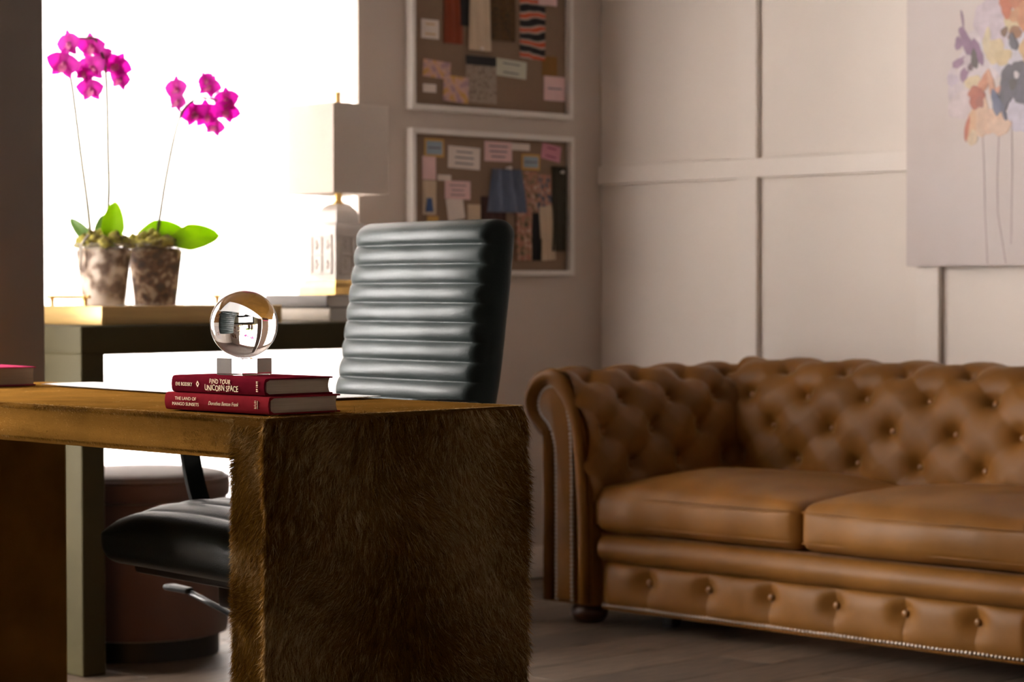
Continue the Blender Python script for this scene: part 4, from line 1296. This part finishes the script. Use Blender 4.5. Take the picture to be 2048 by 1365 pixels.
sheet('note_card', 'narrow pink card under the left blue card on the lower pinboard', 'card', -0.800, 1.339, 0.056, 0.074, PCARD, group=G2)
sheet('fabric_swatch', 'narrow cream strip with a blue patch at the left edge of the lower pinboard', 'swatch', -0.800, 1.245, 0.056, 0.108, CREAM, group=G2, wave=0.001)
sheet('fabric_swatch', 'small blue cloth tab on the cream strip of the lower pinboard', 'swatch', -0.803, 1.222, 0.034, 0.044, cm('blue_cloth', 70, 92, 138), group=G2, layer=3, taper=0.6)
sheet('note_card', 'slim white label left of centre on the lower pinboard', 'card', -0.735, 1.310, 0.056, 0.018, WCARD, group=G2)
sheet('note_card', 'pinkish white card with faint writing left of the chambray cloth', 'card', -0.679, 1.272, 0.110, 0.058, PCARD, group=G2, lines=3, layer=1, ink=cm('pale_ink', 150, 126, 128))
sheet('note_card', 'tilted white slip hanging under the pinkish card on the lower pinboard', 'card', -0.687, 1.212, 0.072, 0.070, WCARD, group=G2, rot=0.16)
sheet('fabric_swatch', 'small cream cloth scrap left of the chambray cloth on the lower pinboard', 'swatch', -0.606, 1.196, 0.055, 0.064, CREAM, group=G2, wave=0.001)
sheet('fabric_swatch', 'gathered chambray blue cloth bunch on the lower pinboard', 'swatch', -0.469, 1.275, 0.165, 0.140, CHAM, group=G2, wave=0.009, layer=2, pin=(0.0, 0.074), taper=0.72)
sheet('fabric_swatch', 'dark wine cloth peeking out under the chambray bunch', 'swatch', -0.520, 1.215, 0.110, 0.080, cm('wine_cloth', 62, 34, 30), group=G2, wave=0.002)
sheet('fabric_swatch', 'short floral strip right of the chambray bunch on the lower pinboard', 'swatch', -0.353, 1.279, 0.060, 0.123, FLOR, group=G2, wave=0.003)
sheet('fabric_swatch', 'blue and orange floral strip beside the dark olive strip', 'swatch', -0.290, 1.272, 0.066, 0.123, BLFL, group=G2, wave=0.003)
sheet('fabric_swatch', 'long dark olive cloth strip under a white pin, right side of the lower pinboard', 'swatch', -0.222, 1.222, 0.066, 0.280, OLV, group=G2, wave=0.004, layer=2, pin=(0.006, 0.122))
sheet('fabric_swatch', 'long cream cloth strip in the lower right of the lower pinboard', 'swatch', -0.278, 1.140, 0.062, 0.178, CREAM, group=G2, wave=0.003, layer=1, rot=0.06)
sheet('fabric_swatch', 'long floral strip in red and green beside the office chair back', 'swatch', -0.385, 1.139, 0.074, 0.180, FLOR, group=G2, wave=0.004, layer=1)
sheet('fabric_swatch', 'narrow black strip between the floral and cream strips, lower pinboard', 'swatch', -0.328, 1.128, 0.046, 0.156, BLK, group=G2, wave=0.003)
sheet('fabric_swatch', 'tiny mustard scrap low at the left of the lower pinboard', 'swatch', -0.785, 1.172, 0.048, 0.030, YEL, group=G2)

# ------------------------------------------------------------------ canvas painting on the panelled wall
CANV = M('primed_canvas', (0.70, 0.64, 0.635), 0.75, col2=(0.66, 0.585, 0.56), scale=3, bump=0.15, bscale=900)
pc_ = thing('canvas_painting', 'large unframed canvas painted with a loose bouquet of flowers, above the sofa', 'painting', (1.78, -0.034, 1.022))
BX('canvas', (1.300, -0.046, 1.022), (2.260, -0.0215, 2.22), CANV, pc_, r=0.002)
STK = 0
def stroke(pts_or_c, rx=None, rz=None, col=(0, 0, 0), rot=0.0, seed=0, rough=0.22, petals=0):
    """one dab of paint: ragged-edged patch standing a hair proud of the canvas (canvas coordinates in metres)"""
    global STK
    STK += 1
    r = np.random.default_rng(100 + STK)
    cx_, cz_ = pts_or_c
    n = 30
    an = np.linspace(0, 2 * PI, n, endpoint=False)
    rad = 1 + rough * (np.sin(an * 2 + r.uniform(0, 6)) * 0.6 + np.sin(an * 3 + r.uniform(0, 6)) * 0.5 + np.sin(an * 7 + r.uniform(0, 6)) * 0.25)
    a, c = rx * rad * np.cos(an), rz * rad * np.sin(an)
    X_ = 1.30 + cx_ + a * math.cos(rot) - c * math.sin(rot)
    Z_ = 1.022 + cz_ + a * math.sin(rot) + c * math.cos(rot)
    y_ = -0.0462 - 0.00006 * STK
    V = [(x_, y_, z_) for x_, z_ in zip(X_, Z_)] + [(x_, -0.0455, z_) for x_, z_ in zip(X_, Z_)]
    F = [tuple(range(n))] + [(i, (i + 1) % n, (i + 1) % n + n, i + n) for i in range(n)]
    nm = 'paint_%d_%d_%d' % col
    P('brush_stroke', (V, F), M(nm, tuple(0.82 * q_ + 0.18 * p_ for q_, p_ in zip(srgb(*col), (0.68, 0.61, 0.60))), 0.6, var=0.12, scale=40), pc_)
# lavender and pale petals
for c_ in (((0.175, 0.515), 0.030, 0.060, (208, 196, 204), 0.2), ((0.195, 0.47), 0.036, 0.05, (214, 200, 204), -0.3), ((0.165, 0.545), 0.018, 0.02, (196, 184, 200), 0),
           ((0.260, 0.60), 0.085, 0.075, (216, 206, 212), 0.3), ((0.36, 0.62), 0.09, 0.09, (206, 202, 214), 0.1), ((0.30, 0.70), 0.06, 0.075, (206, 192, 204), 0.5), ((0.40, 0.45), 0.05, 0.07, (200, 196, 214), 0.0),
           # purple bloom
           ((0.222, 0.640), 0.020, 0.055, (140, 106, 142), 0.55), ((0.250, 0.622), 0.018, 0.040, (134, 98, 138), 0.35), ((0.186, 0.650), 0.014, 0.018, (138, 104, 140), 0.2),
           ((0.190, 0.595), 0.026, 0.014, (152, 118, 150), 0.35), ((0.208, 0.560), 0.013, 0.026, (148, 112, 146), -0.3), ((0.200, 0.720), 0.004, 0.030, (130, 100, 132), 0.2), ((0.225, 0.592), 0.022, 0.020, (210, 198, 206), 0),
           ((0.242, 0.600), 0.013, 0.026, (62, 56, 58), 0.1), ((0.228, 0.578), 0.008, 0.012, (92, 70, 84), 0.5),
           # cream and ochre
           ((0.310, 0.620), 0.038, 0.030, (214, 196, 158), 0.5), ((0.340, 0.600), 0.030, 0.022, (206, 186, 142), -0.2), ((0.285, 0.650), 0.014, 0.034, (216, 202, 170), 0), ((0.235, 0.535), 0.030, 0.016, (218, 200, 164), 0.2), ((0.37, 0.70), 0.03, 0.03, (206, 190, 150), 0),
           # rust dabs on top
           ((0.350, 0.745), 0.022, 0.032, (192, 98, 54), 0.3), ((0.385, 0.770), 0.034, 0.030, (186, 108, 66), 0), ((0.385, 0.715), 0.026, 0.018, (196, 140, 96), 0.4), ((0.380, 0.665), 0.026, 0.018, (150, 100, 58), 0.2), ((0.345, 0.672), 0.012, 0.014, (110, 76, 50), 0), ((0.43, 0.72), 0.04, 0.05, (196, 130, 84), 0),
           # peach bloom
           ((0.262, 0.430), 0.036, 0.055, (222, 190, 164), -0.2), ((0.300, 0.420), 0.044, 0.040, (218, 182, 156), 0.4), ((0.330, 0.400), 0.036, 0.026, (222, 190, 166), 0.2), ((0.232, 0.405), 0.020, 0.046, (214, 172, 132), -0.2), ((0.218, 0.400), 0.007, 0.040, (188, 96, 60), -0.15), ((0.238, 0.372), 0.016, 0.022, (222, 200, 170), 0),
           ((0.275, 0.530), 0.016, 0.034, (206, 140, 106), -0.4), ((0.300, 0.525), 0.010, 0.040, (212, 160, 130), 0.15), ((0.320, 0.505), 0.022, 0.010, (206, 150, 126), 0.3),
           ((0.250, 0.490), 0.030, 0.030, (170, 82, 58), 0.2), ((0.238, 0.505), 0.018, 0.012, (184, 100, 72), 0.6), ((0.262, 0.475), 0.012, 0.018, (150, 74, 56), 0),
           # slate blue bloom
           ((0.365, 0.530), 0.034, 0.040, (66, 70, 88), 0.2), ((0.395, 0.560), 0.030, 0.024, (60, 64, 82), 0.1), ((0.350, 0.490), 0.022, 0.045, (70, 74, 94), -0.1), ((0.392, 0.495), 0.026, 0.032, (74, 78, 98), 0.1), ((0.375, 0.520), 0.014, 0.014, (44, 44, 52), 0), ((0.388, 0.545), 0.010, 0.010, (216, 210, 216), 0),
           ((0.318, 0.470), 0.016, 0.034, (92, 106, 140), 0.25), ((0.345, 0.440), 0.006, 0.024, (72, 82, 112), 0.3), ((0.375, 0.640), 0.014, 0.024, (78, 82, 98), 0.2), ((0.44, 0.52), 0.05, 0.06, (80, 84, 104), 0), ((0.45, 0.62), 0.05, 0.05, (206, 170, 120), 0)):
    stroke(c_[0], c_[1], c_[2], c_[3], c_[4])
# thin dripping stems
for pts in ([(0.270, 0.39), (0.276, 0.30), (0.280, 0.16), (0.289, 0.004)], [(0.327, 0.38), (0.322, 0.25), (0.324, 0.15), (0.352, 0.004)], [(0.371, 0.42), (0.372, 0.25), (0.369, 0.06)], [(0.44, 0.44), (0.45, 0.2), (0.44, 0.02)]):
    P('painted_stem', tube([(1.30 + a_, -0.0462, 1.022 + z_) for a_, z_ in pts], 0.0011, 6), M('stem_paint', srgb(186, 166, 172), 0.7, var=0.1), pc_)
